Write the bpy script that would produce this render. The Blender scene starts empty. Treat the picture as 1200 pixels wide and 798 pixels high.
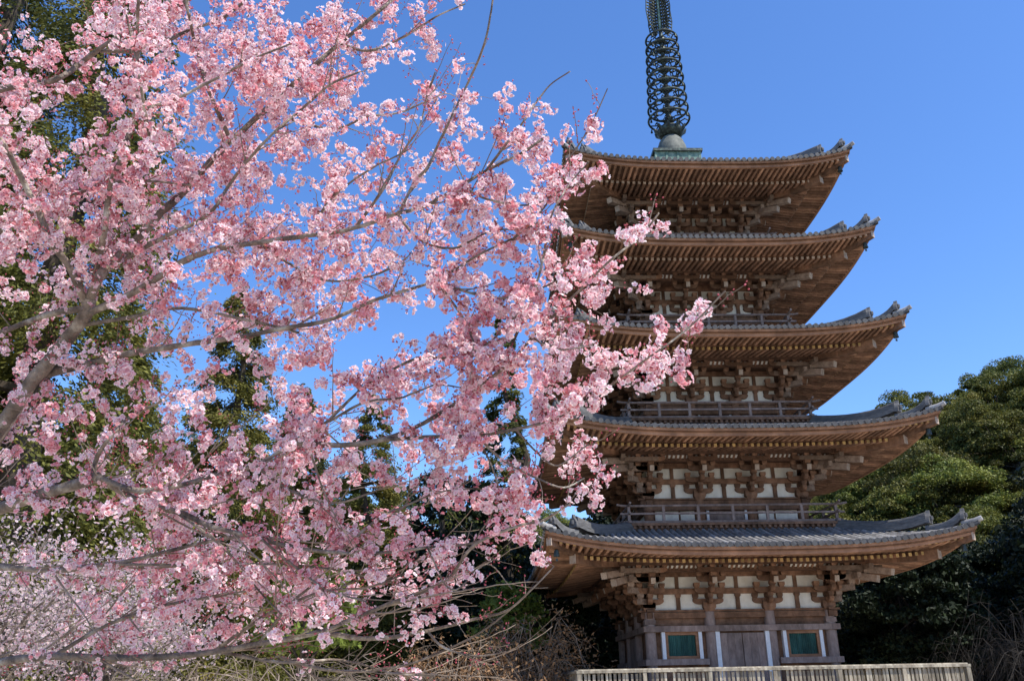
import bpy, math, random
import numpy as np
from mathutils import Vector, Matrix

random.seed(7)
RNG = np.random.default_rng(11)
SC = bpy.context.scene
COL = SC.collection
R = math.radians

# ------------------------------------------------------------------ camera
CAM = np.array((-9.456, -37.039, -0.206))
YAW, PITCH, ROLL, FPX = 0.04046, 0.36817, -0.01879, 1049.74    # focal length in pixels of a 1200 px wide frame
_fw = np.array((math.sin(YAW) * math.cos(PITCH), math.cos(YAW) * math.cos(PITCH), math.sin(PITCH)))
_r = np.array((math.cos(YAW), -math.sin(YAW), 0.0))
_u = np.cross(_r, _fw)
RIGHT = math.cos(ROLL) * _r + math.sin(ROLL) * _u
UP = -math.sin(ROLL) * _r + math.cos(ROLL) * _u
FWD = _fw
cd = bpy.data.cameras.new("camera")
cam = bpy.data.objects.new("camera", cd)
COL.objects.link(cam)
M = Matrix.Identity(4)
for i in range(3):
    M[i][0], M[i][1], M[i][2], M[i][3] = RIGHT[i], UP[i], -FWD[i], CAM[i]
cam.matrix_world = M
cd.sensor_width = 36.0
cd.sensor_fit = 'HORIZONTAL'
cd.lens = FPX / 1200 * 36
cd.clip_start = 0.1
cd.clip_end = 3000
SC.camera = cam

# ------------------------------------------------------------------ light
SUN_DIR = Vector((2.1, -1.55, 4.0)).normalized()      # towards the sun: high, from the right and a little in front
SUN_EL = math.asin(SUN_DIR.z)
SUN_AZ = math.atan2(SUN_DIR.x, SUN_DIR.y)             # clockwise from +Y
w = bpy.data.worlds.new("World")
SC.world = w
w.use_nodes = True
nt = w.node_tree
sky = nt.nodes.new("ShaderNodeTexSky")
sky.sky_type = 'NISHITA'
sky.sun_disc = False
sky.sun_elevation = SUN_EL
sky.sun_rotation = SUN_AZ
sky.altitude = 300
sky.air_density = 1.0
sky.dust_density = 0.6
sky.ozone_density = 5.0
hsv = nt.nodes.new("ShaderNodeHueSaturation")
hsv.inputs["Saturation"].default_value = 1.17
hsv.inputs["Hue"].default_value = 0.507
nt.links.new(sky.outputs[0], hsv.inputs["Color"])
nt.links.new(hsv.outputs[0], nt.nodes["Background"].inputs[0])
nt.nodes["Background"].inputs[1].default_value = 0.15
sd = bpy.data.lights.new("sun", 'SUN')
sd.energy = 3.6
sd.angle = R(0.53)
sd.color = (1.0, 0.955, 0.88)
sun = bpy.data.objects.new("sun", sd)
COL.objects.link(sun)
sun.rotation_euler = (-SUN_DIR).to_track_quat('-Z', 'Y').to_euler()
SC.view_settings.view_transform = 'Standard'
SC.view_settings.look = 'None'
SC.view_settings.gamma = 1.0
SC.view_settings.use_curve_mapping = False
SC.view_settings.exposure = 0.80
SC.render.engine = 'CYCLES'
SC.cycles.max_bounces = 6
SC.cycles.diffuse_bounces = 4
SC.cycles.transparent_max_bounces = 4

# ------------------------------------------------------------------ helpers
def at(px, py, dist):
    """the point at a distance (metres along the view axis) behind a pixel of the 1200 x 798 photograph"""
    return CAM + dist * (FWD + RIGHT * ((px - 600) / FPX) - UP * ((py - 399) / FPX))

def topx(P):
    d = np.asarray(P) - CAM
    z = d @ FWD
    return 600 + FPX * (d @ RIGHT) / z, 399 - FPX * (d @ UP) / z

def link(o, parent=None):
    COL.objects.link(o)
    if parent is not None:
        o.parent = parent
    return o

def tag(o, label=None, cat=None, group=None, kind=None):
    if label: o['label'] = label
    if cat: o['category'] = cat
    if group: o['group'] = group
    if kind: o['kind'] = kind
    return o

def empty(name, loc=(0, 0, 0), rz=0.0):
    o = bpy.data.objects.new(name, None)
    o.empty_display_size = 0.3
    o.location = loc
    o.rotation_euler = (0, 0, rz)
    return link(o)

def copy_tree(o, parent=None):
    c = o.copy()
    COL.objects.link(c)
    c.parent = parent
    for ch in list(o.children):
        copy_tree(ch, c)
    return c

def np_mesh(name, V, F, mat, parent=None, smooth=False, cols=None, mats=None, midx=None):
    """F: an (n,3) or (n,4) array, or a list of such arrays"""
    V = np.asarray(V, np.float32)
    Fs = F if isinstance(F, list) else [F]
    Fs = [np.asarray(f, np.int32) for f in Fs if len(f)]
    loops = np.concatenate([f.ravel() for f in Fs])
    sizes = np.concatenate([np.full(len(f), f.shape[1], np.int32) for f in Fs])
    starts = np.concatenate(([0], np.cumsum(sizes)[:-1])).astype(np.int32)
    me = bpy.data.meshes.new(name)
    me.vertices.add(len(V))
    me.vertices.foreach_set("co", V.ravel())
    me.loops.add(len(loops))
    me.loops.foreach_set("vertex_index", loops)
    me.polygons.add(len(sizes))
    me.polygons.foreach_set("loop_start", starts)
    me.polygons.foreach_set("loop_total", sizes)
    if smooth:
        me.polygons.foreach_set("use_smooth", np.ones(len(sizes), bool))
    if midx is not None:
        me.polygons.foreach_set("material_index", np.asarray(midx, np.int32))
    for m in (mats or [mat]):
        me.materials.append(m)
    if cols is not None:
        a = me.color_attributes.new("tone", 'FLOAT_COLOR', 'POINT')
        c = np.ones((len(V), 4), np.float32)
        c[:, :cols.shape[1]] = cols
        a.data.foreach_set("color", c.ravel())
    me.update(calc_edges=True)
    me.validate()
    return link(bpy.data.objects.new(name, me), parent)

class MB:
    """collects shapes; build() links them as one mesh object"""
    def __init__(s):
        s.v, s.f, s.m = [], [], []
        s.cur = 0
    def add(s, vs, fs):
        b = len(s.v)
        s.v.extend([tuple(p) for p in vs])
        for f in fs:
            s.f.append([b + i for i in f])
            s.m.append(s.cur)
    def hexa(s, c):
        """8 corners: bottom ring of four counter-clockwise, then top ring"""
        s.add(c, [(3, 2, 1, 0), (4, 5, 6, 7), (0, 1, 5, 4), (1, 2, 6, 5), (2, 3, 7, 6), (3, 0, 4, 7)])
    def box(s, x0, x1, y0, y1, z0, z1):
        s.hexa([(x0, y0, z0), (x1, y0, z0), (x1, y1, z0), (x0, y1, z0), (x0, y0, z1), (x1, y0, z1), (x1, y1, z1), (x0, y1, z1)])
    def beam(s, a, b, w, h, up=(0, 0, 1)):
        """a bar from a to b of width w and height h centred on the line"""
        a, b, up = Vector(a), Vector(b), Vector(up)
        d = (b - a).normalized()
        sx = d.cross(up).normalized() * (w / 2)
        sz = sx.cross(d).normalized() * (h / 2)
        s.hexa([a - sx - sz, a + sx - sz, b + sx - sz, b - sx - sz, a - sx + sz, a + sx + sz, b + sx + sz, b - sx + sz])
    def tube(s, pts, rad, n=8, caps=True):
        pts = [Vector(p) for p in pts]
        rad = rad if isinstance(rad, (list, tuple)) else [rad] * len(pts)
        t0 = (pts[1] - pts[0]).normalized()
        ref = Vector((0, 0, 1)) if abs(t0.z) < 0.9 else Vector((1, 0, 0))
        nx = t0.cross(ref).normalized()
        vs, fs = [], []
        for i, p in enumerate(pts):
            t = (pts[min(i + 1, len(pts) - 1)] - pts[max(i - 1, 0)]).normalized()
            nx = (nx - t * nx.dot(t)).normalized()
            ny = t.cross(nx)
            for k in range(n):
                a = 2 * math.pi * k / n
                vs.append(p + (nx * math.cos(a) + ny * math.sin(a)) * rad[i])
        for i in range(len(pts) - 1):
            for k in range(n):
                k2 = (k + 1) % n
                fs.append((i * n + k, i * n + k2, (i + 1) * n + k2, (i + 1) * n + k))
        if caps:
            fs.append(tuple(range(n - 1, -1, -1)))
            fs.append(tuple((len(pts) - 1) * n + k for k in range(n)))
        s.add(vs, fs)
    def lathe(s, prof, c=(0, 0, 0), n=24, caps=True):
        vs, fs = [], []
        for r, z in prof:
            for k in range(n):
                a = 2 * math.pi * k / n
                vs.append((c[0] + r * math.cos(a), c[1] + r * math.sin(a), c[2] + z))
        for i in range(len(prof) - 1):
            for k in range(n):
                k2 = (k + 1) % n
                fs.append((i * n + k, i * n + k2, (i + 1) * n + k2, (i + 1) * n + k))
        if caps:
            fs.append(tuple(range(n - 1, -1, -1)))
            fs.append(tuple((len(prof) - 1) * n + k for k in range(n)))
        s.add(vs, fs)
    def torus(s, c, Rr, r, n=28, m=6):
        vs, fs = [], []
        for i in range(n):
            a = 2 * math.pi * i / n
            for j in range(m):
                b = 2 * math.pi * j / m
                q = Rr + r * math.cos(b)
                vs.append((c[0] + q * math.cos(a), c[1] + q * math.sin(a), c[2] + r * math.sin(b)))
        for i in range(n):
            for j in range(m):
                i2, j2 = (i + 1) % n, (j + 1) % m
                fs.append((i * m + j, i2 * m + j, i2 * m + j2, i * m + j2))
        s.add(vs, fs)
    def prism(s, poly, origin, ax, ay, thick):
        """a polygon in the plane of ax, ay, centred and given a thickness along their normal"""
        o, ax, ay = Vector(origin), Vector(ax), Vector(ay)
        nrm = ax.cross(ay).normalized() * (thick / 2)
        n = len(poly)
        vs = [o + ax * p + ay * q - nrm for p, q in poly] + [o + ax * p + ay * q + nrm for p, q in poly]
        fs = [tuple(range(n - 1, -1, -1)), tuple(range(n, 2 * n))]
        for i in range(n):
            j = (i + 1) % n
            fs.append((i, j, n + j, n + i))
        s.add(vs, fs)
    def turned(s, k):
        """the same shapes turned by k quarter turns about the vertical axis"""
        o = MB()
        ca, sa = [(1, 0), (0, 1), (-1, 0), (0, -1)][k % 4]
        o.v = [(x * ca - y * sa, x * sa + y * ca, z) for x, y, z in s.v]
        o.f, o.m = [list(f) for f in s.f], list(s.m)
        return o
    def merge(s, o):
        b = len(s.v)
        s.v.extend(o.v)
        s.f.extend([[b + i for i in f] for f in o.f])
        s.m.extend(o.m)
    def build(s, name, mats, parent=None, smooth=None):
        me = bpy.data.meshes.new(name)
        me.from_pydata(s.v, [], s.f)
        for m in (mats if isinstance(mats, (list, tuple)) else [mats]):
            me.materials.append(m)
        me.polygons.foreach_set("material_index", s.m)
        if smooth:
            me.polygons.foreach_set("use_smooth", [True] * len(s.f))
            try: me.set_sharp_from_angle(angle=R(40))
            except Exception: pass
        me.update()
        return link(bpy.data.objects.new(name, me), parent)

# ------------------------------------------------------------------ materials
def mat(name, c1, c2=None, scale=6.0, stretch=(1, 1, 1), rough=0.8, island=0.0, bump=0.0, bscale=None, c3=None, trans=0.0, tone=False, metal=0.0, detail=6, spec=0.3, sat_island=0.0, stain=0.0, objrand=0.0):
    m = bpy.data.materials.new(name)
    m.use_nodes = True
    t = m.node_tree
    N, L = t.nodes, t.links
    b = N["Principled BSDF"]
    b.inputs["Roughness"].default_value = rough
    b.inputs["Metallic"].default_value = metal
    b.inputs["Specular IOR Level"].default_value = spec
    tc = N.new("ShaderNodeTexCoord")
    mp = N.new("ShaderNodeMapping")
    mp.inputs["Scale"].default_value = stretch
    L.new(tc.outputs["Object"], mp.inputs[0])
    nz = N.new("ShaderNodeTexNoise")
    nz.inputs["Scale"].default_value = scale
    nz.inputs["Detail"].default_value = detail
    nz.inputs["Roughness"].default_value = 0.62
    L.new(mp.outputs[0], nz.inputs["Vector"])
    ramp = N.new("ShaderNodeValToRGB")
    e = ramp.color_ramp.elements
    c2 = c2 or c1
    e[0].position, e[0].color = 0.33, (*c1, 1)
    e[1].position, e[1].color = 0.67, (*c2, 1)
    if c3:
        e[1].position = 0.55
        x = e.new(0.68); x.color = (*c3, 1)
    L.new(nz.outputs[0], ramp.inputs[0])
    out = ramp.outputs[0]
    if tone:
        at_ = N.new("ShaderNodeVertexColor"); at_.layer_name = "tone"
        mx = N.new("ShaderNodeMixRGB"); mx.blend_type = 'MULTIPLY'; mx.inputs[0].default_value = 1
        L.new(out, mx.inputs[1]); L.new(at_.outputs[0], mx.inputs[2])
        out = mx.outputs[0]
    if island:
        g = N.new("ShaderNodeNewGeometry")
        hs = N.new("ShaderNodeHueSaturation")
        mr = N.new("ShaderNodeMapRange")
        mr.inputs[3].default_value = 1 - island
        mr.inputs[4].default_value = 1 + island
        L.new(g.outputs["Random Per Island"], mr.inputs[0])
        L.new(mr.outputs[0], hs.inputs["Value"])
        if sat_island:
            m2 = N.new("ShaderNodeMath"); m2.operation = 'MULTIPLY'; m2.inputs[1].default_value = 7.31
            m3 = N.new("ShaderNodeMath"); m3.operation = 'FRACT'
            m4 = N.new("ShaderNodeMapRange"); m4.inputs[3].default_value = 0.5 - sat_island; m4.inputs[4].default_value = 0.5 + sat_island
            L.new(g.outputs["Random Per Island"], m2.inputs[0]); L.new(m2.outputs[0], m3.inputs[0]); L.new(m3.outputs[0], m4.inputs[0])
            L.new(m4.outputs[0], hs.inputs["Hue"])
        L.new(out, hs.inputs["Color"])
        out = hs.outputs[0]
    if stain:
        # weathering: broad uneven patches and vertical streaks
        ms = N.new("ShaderNodeMapping"); ms.inputs["Scale"].default_value = (1, 1, .45)
        L.new(tc.outputs["Object"], ms.inputs[0])
        n3 = N.new("ShaderNodeTexNoise"); n3.inputs["Scale"].default_value = 1.5; n3.inputs["Detail"].default_value = 7; n3.inputs["Roughness"].default_value = .7
        L.new(ms.outputs[0], n3.inputs["Vector"])
        r3 = N.new("ShaderNodeMapRange"); r3.inputs[1].default_value = .36; r3.inputs[2].default_value = .64
        r3.inputs[3].default_value = 1 - stain; r3.inputs[4].default_value = 1 + stain * .5
        L.new(n3.outputs[0], r3.inputs[0])
        h3 = N.new("ShaderNodeHueSaturation")
        L.new(r3.outputs[0], h3.inputs["Value"]); L.new(out, h3.inputs["Color"])
        out = h3.outputs[0]
    if objrand:
        oi = N.new("ShaderNodeObjectInfo")
        r4 = N.new("ShaderNodeMapRange"); r4.inputs[3].default_value = 1 - objrand; r4.inputs[4].default_value = 1 + objrand
        r5 = N.new("ShaderNodeMapRange"); r5.inputs[3].default_value = .475; r5.inputs[4].default_value = .515
        f5 = N.new("ShaderNodeMath"); f5.operation = 'MULTIPLY'; f5.inputs[1].default_value = 5.37
        f6 = N.new("ShaderNodeMath"); f6.operation = 'FRACT'
        h4 = N.new("ShaderNodeHueSaturation")
        L.new(oi.outputs["Random"], r4.inputs[0]); L.new(oi.outputs["Random"], f5.inputs[0]); L.new(f5.outputs[0], f6.inputs[0]); L.new(f6.outputs[0], r5.inputs[0])
        L.new(r4.outputs[0], h4.inputs["Value"]); L.new(r5.outputs[0], h4.inputs["Hue"]); L.new(out, h4.inputs["Color"])
        out = h4.outputs[0]
    L.new(out, b.inputs["Base Color"])
    if bump:
        n2 = N.new("ShaderNodeTexNoise")
        n2.inputs["Scale"].default_value = bscale or scale * 3
        n2.inputs["Detail"].default_value = 5
        L.new(mp.outputs[0], n2.inputs["Vector"])
        bp = N.new("ShaderNodeBump")
        bp.inputs["Strength"].default_value = bump
        bp.inputs["Distance"].default_value = 0.02
        L.new(n2.outputs[0], bp.inputs["Height"])
        L.new(bp.outputs[0], b.inputs["Normal"])
    if trans:
        tr = N.new("ShaderNodeBsdfTranslucent")
        L.new(out, tr.inputs[0])
        mx = N.new("ShaderNodeMixShader")
        mx.inputs[0].default_value = trans
        L.new(b.outputs[0], mx.inputs[1])
        L.new(tr.outputs[0], mx.inputs[2])
        L.new(mx.outputs[0], N["Material Output"].inputs[0])
    return m

WOOD = mat("weathered_wood", (.15, .076, .042), (.27, .146, .086), 5, (1, 1, 1), .85, .36, .3, 22, stain=.5)
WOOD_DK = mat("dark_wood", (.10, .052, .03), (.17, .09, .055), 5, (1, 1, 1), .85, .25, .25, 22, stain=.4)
WOOD_RED = mat("reddish_wood", (.26, .128, .068), (.38, .195, .106), 4, (.4, .4, 2), .8, .12, .2, 18, stain=.35)
WOOD_GREY = mat("greyed_wood", (.22, .155, .128), (.36, .268, .225), 7, (1, 1, .35), .88, .2, .25, 26, stain=.35)
WOOD_WORN = mat("worn_wood", (.20, .13, .09), (.34, .245, .18), 7, (1, 1, 1), .88, .3, .25, 22, stain=.4)
WOOD_PALE = mat("pale_end_wood", (.36, .27, .2), (.5, .4, .32), 9, (1, 1, 1), .88, .2, .2, 22)
RAFT = mat("rafter_wood", (.28, .145, .084), (.44, .25, .152), 5, (1, 1, 1), .85, .40, .2, 22, stain=.42)
OCHRE = mat("ochre_paint", (.30, .19, .075), (.46, .31, .12), 9, rough=.75, island=.45)
PLASTER = mat("white_plaster", (.76, .69, .57), (.86, .81, .71), 3, rough=.9, bump=.1, stain=.16)
WHITEP = mat("white_paint", (.76, .76, .76), (.86, .86, .86), 8, rough=.6, bump=.05)
GREEN = mat("green_paint", (.035, .10, .085), (.055, .15, .125), 10, (1, 1, .2), .7, .2, .1, stain=.4)
TILE = mat("roof_tile", (.175, .165, .155), (.385, .37, .35), 3.2, (1, 1, 1), .55, .35, .15, 20, spec=.5, stain=.3)  # cover rolls paler: the sunlight on them is put into the colour
TILE_LOW = mat("roof_tile_pan", (.04, .039, .039), (.085, .083, .082), 3.5, (1, 1, 1), .6, .2, .15, 20)  # darker copy: the shade between the rolls is put into the colour
RIDGE = mat("ridge_tile", (.075, .073, .072), (.165, .16, .155), 4, (1, 1, 5), .6, .2, .25, 14)
BRONZE = mat("dark_bronze", (.025, .03, .028), (.06, .07, .06), 7, rough=.5, metal=.5, island=.2, bump=.1, c3=(.12, .17, .13))
PATINA = mat("green_patina", (.10, .18, .14), (.24, .34, .26), 4, (1, 1, 1), .7, .15, .15, 15, c3=(.36, .43, .34), stain=.3)
STONE = mat("pale_stone", (.24, .23, .2), (.40, .39, .35), 3, rough=.9, island=.1, bump=.3)
FENCEW = mat("fence_wood", (.17, .14, .10), (.34, .295, .22), 7, (1, 1, .2), .9, .4, .3, 25, c3=(.46, .42, .32), stain=.45)

# ------------------------------------------------------------------ ground
GZ = -1.85
def hill_h(x, y):
    x, y = np.asarray(x, float), np.asarray(y, float)
    d = np.hypot(x - CAM[0], y - CAM[1])
    az = np.degrees(np.arctan2(x - CAM[0], y - CAM[1]))
    top = np.interp(az, [-60, -40, -20, -8, 4, 12, 20, 24, 27, 31, 35, 45, 60], [16, 20, 22, 17, 14, 12, 15, 18.5, 21.5, 23.2, 23.2, 20, 12])
    s = np.clip((d - 62) / 40, 0, 1)
    s = s * s * (3 - 2 * s)
    fall = 1 - .35 * np.clip((d - 140) / 200, 0, 1)
    return top * s * fall
nx = 121
gx = np.concatenate((np.linspace(-1400, -160, 12, endpoint=False), np.linspace(-160, 180, 97), np.linspace(200, 1500, 12)))
gy = np.concatenate((np.linspace(-1400, -80, 10, endpoint=False), np.linspace(-80, 220, 90), np.linspace(240, 1500, 12)))
X, Y = np.meshgrid(gx, gy)
Z = GZ + hill_h(X, Y) + np.where(np.hypot(X - CAM[0], Y - CAM[1]) > 60, .5, 0) * np.sin(X * .11) * np.cos(Y * .13)
V = np.stack((X, Y, Z), -1).reshape(-1, 3)
nxx, nyy = len(gx), len(gy)
I = np.arange((nyy - 1) * (nxx - 1))
r_, c_ = I // (nxx - 1), I % (nxx - 1)
k = r_ * nxx + c_
F = np.stack((k, k + 1, k + nxx + 1, k + nxx), 1)
GROUND = mat("ground_soil", (.05, .045, .028), (.11, .095, .06), .6, rough=.95, bump=.3, bscale=9)
tag(np_mesh("ground", V, F, GROUND, smooth=True), kind='structure')
GRAVEL = mat("pale_gravel", (.46, .40, .32), (.60, .54, .45), 18, rough=.95, bump=.4, bscale=60)
mb = MB()
mb.add([(-60, -60, GZ + .006), (45, -60, GZ + .006), (45, 14, GZ + .006), (-60, 14, GZ + .006)], [(0, 1, 2, 3)])
tag(mb.build("gravel_court", GRAVEL), kind='structure')

# ------------------------------------------------------------------ pagoda
PAG = tag(empty("pagoda", (0, 0, GZ)), "tall five storeyed wooden pagoda with tiled upswept roofs and a bronze ringed finial", "pagoda")
PAG_INV = Matrix.Translation((0, 0, -GZ))
def part(mb, name, mats, parent=None, smooth=None):
    """a part of the pagoda; shapes are given in world coordinates"""
    mb.v = [(x, y, z - GZ) for x, y, z in mb.v]
    return mb.build(name, mats, parent or PAG, smooth)

WW = [3.30, 2.98, 2.67, 2.36, 2.05]
EE = [7.29, 6.98, 6.62, 6.25, 5.92]
ZM = [3.98, 8.10, 11.97, 15.92, 19.61]
BB = [None, 4.02, 3.71, 3.44, 3.14]
FF = [-0.9, 5.29, 9.39, 13.22, 17.18]
LIFT = 0.60
PW = 3.2

def lift(x, Yv, E):
    return LIFT * (abs(x) * Yv / (E * E)) ** PW

def four(mb):
    o = MB()
    for k_ in range(4):
        o.merge(mb.turned(k_))
    return o

def hijiki(mb, c, ax, half, w, h):
    """a bracket arm: a bar with its lower ends rounded off, centred at c (bottom centre), along ax"""
    q = min(.24, half * .5)
    poly = [(-half, h), (-half, h * .55), (-half + q * .22, h * .25), (-half + q * .55, h * .07), (-half + q, 0),
            (half - q, 0), (half - q * .55, h * .07), (half - q * .22, h * .25), (half, h * .55), (half, h)]
    mb.prism(poly, c, ax, (0, 0, 1), w)

def masu(mb, c, s, h):
    """a bearing block: square on top, tapered below"""
    x, y, z = c
    a, b = s / 2, s / 2 * .68
    mb.hexa([(x - b, y - b, z), (x + b, y - b, z), (x + b, y + b, z), (x - b, y + b, z), (x - a, y - a, z + h * .45), (x + a, y - a, z + h * .45), (x + a, y + a, z + h * .45), (x - a, y + a, z + h * .45)])
    mb.box(x - a, x + a, y - a, y + a, z + h * .45, z + h)

def bracket(corner):
    """a three stepped bracket set on the front wall (outward is -y), origin on the column top"""
    b = MB()
    masu(b, (0, 0, 0), .46, .32)
    aw, ah = .15, .19
    X_, Y_ = (1, 0, 0), (0, 1, 0)
    def out_arm(o, z, ang=0.0, k_=1.0):
        d = Vector((math.sin(ang), -math.cos(ang), 0))
        hijiki(b, d * (o * k_ / 2 - .1), d, o * k_ / 2 + .22, aw, ah)
        for i in range(len(b.v) - 20, len(b.v)):
            b.v[i] = (b.v[i][0], b.v[i][1], b.v[i][2] + z)
    # first tier
    hijiki(b, (0, 0, .26), X_, .56, aw + .02, ah)
    out_arm(.38, .262)
    for x in (-.46, 0, .46): masu(b, (x, 0, .45), .21, .17)
    masu(b, (0, -.38, .45), .21, .17)
    # second tier
    hijiki(b, (0, -.38, .622), X_, .56, aw, ah)
    out_arm(.78, .624)
    for x in (-.46, .46): masu(b, (x, -.38, .812), .21, .17)
    masu(b, (0, -.78, .812), .21, .17)
    # third tier: tail rafter and outer arms
    hijiki(b, (0, -.78, .985), X_, .52, aw, ah)
    for x in (-.44, .44): masu(b, (x, -.78, 1.175), .2, .16)
    b.beam((0, .1, 1.36), (0, -1.28, .99), .16, .21)
    b.cur = 1
    b.beam((0, -1.28, .99), (0, -1.31, .982), .164, .214)
    b.cur = 0
    masu(b, (0, -1.12, 1.13), .22, .15)
    hijiki(b, (0, -1.12, 1.275), X_, .56, aw, .17)
    for x in (-.47, 0, .47): masu(b, (x, -1.12, 1.445), .19, .10)
    if corner:
        # the same towards the other face, and the diagonal arms
        side = MB()
        side.v, side.f, side.m = list(b.v), [list(f) for f in b.f], list(b.m)
        t = MB()
        t.v = [(-y, -x, z + .002) for x, y, z in side.v]
        t.f, t.m = [f[::-1] for f in side.f], side.m
        b.merge(t)
        D = Vector((1, -1, 0)).normalized()
        b.cur = 2
        for o, z in ((.55, .262), (1.1, .624)):
            b.beam(D * -.2 + Vector((0, 0, z + .1)), D * o + Vector((0, 0, z + .1)), .19, .2)
            masu(b, tuple(D * (o - .08) + Vector((0, 0, z + .195))), .23, .17)
        b.beam(D * -.1 + Vector((0, 0, 1.42)), D * 2.0 + Vector((0, 0, .93)), .21, .24)
        b.beam(D * -.1 + Vector((0, 0, 1.62)), D * 2.55 + Vector((0, 0, 1.12)), .21, .22)
        b.cur = 1
        b.beam(D * 2.0 + Vector((0, 0, .93)), D * 2.04 + Vector((0, 0, .92)), .215, .245)
        b.beam(D * 2.55 + Vector((0, 0, 1.12)), D * 2.59 + Vector((0, 0, 1.11)), .215, .225)
        b.cur = 2
        masu(b, tuple(D * 1.62 + Vector((0, 0, 1.13))), .26, .15)
        b.beam((-.3, -1.12, 1.36), (1.75, -1.12, 1.36), .16, .16)
        b.beam((1.12, .3, 1.362), (1.12, -1.75, 1.362), .16, .16)
        b.beam((-.3, -.78, 1.08), (1.4, -.78, 1.08), .15, .18)
        b.beam((.78, .3, 1.082), (.78, -1.4, 1.082), .15, .18)
    return b

BR_MID = bracket(False)
BR_COR = bracket(True)
proto_mid = proto_cor = None

def face_loc(kq, x, Yv):
    return [(x, -Yv), (Yv, x), (-x, Yv), (-Yv, -x)][kq]

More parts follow.
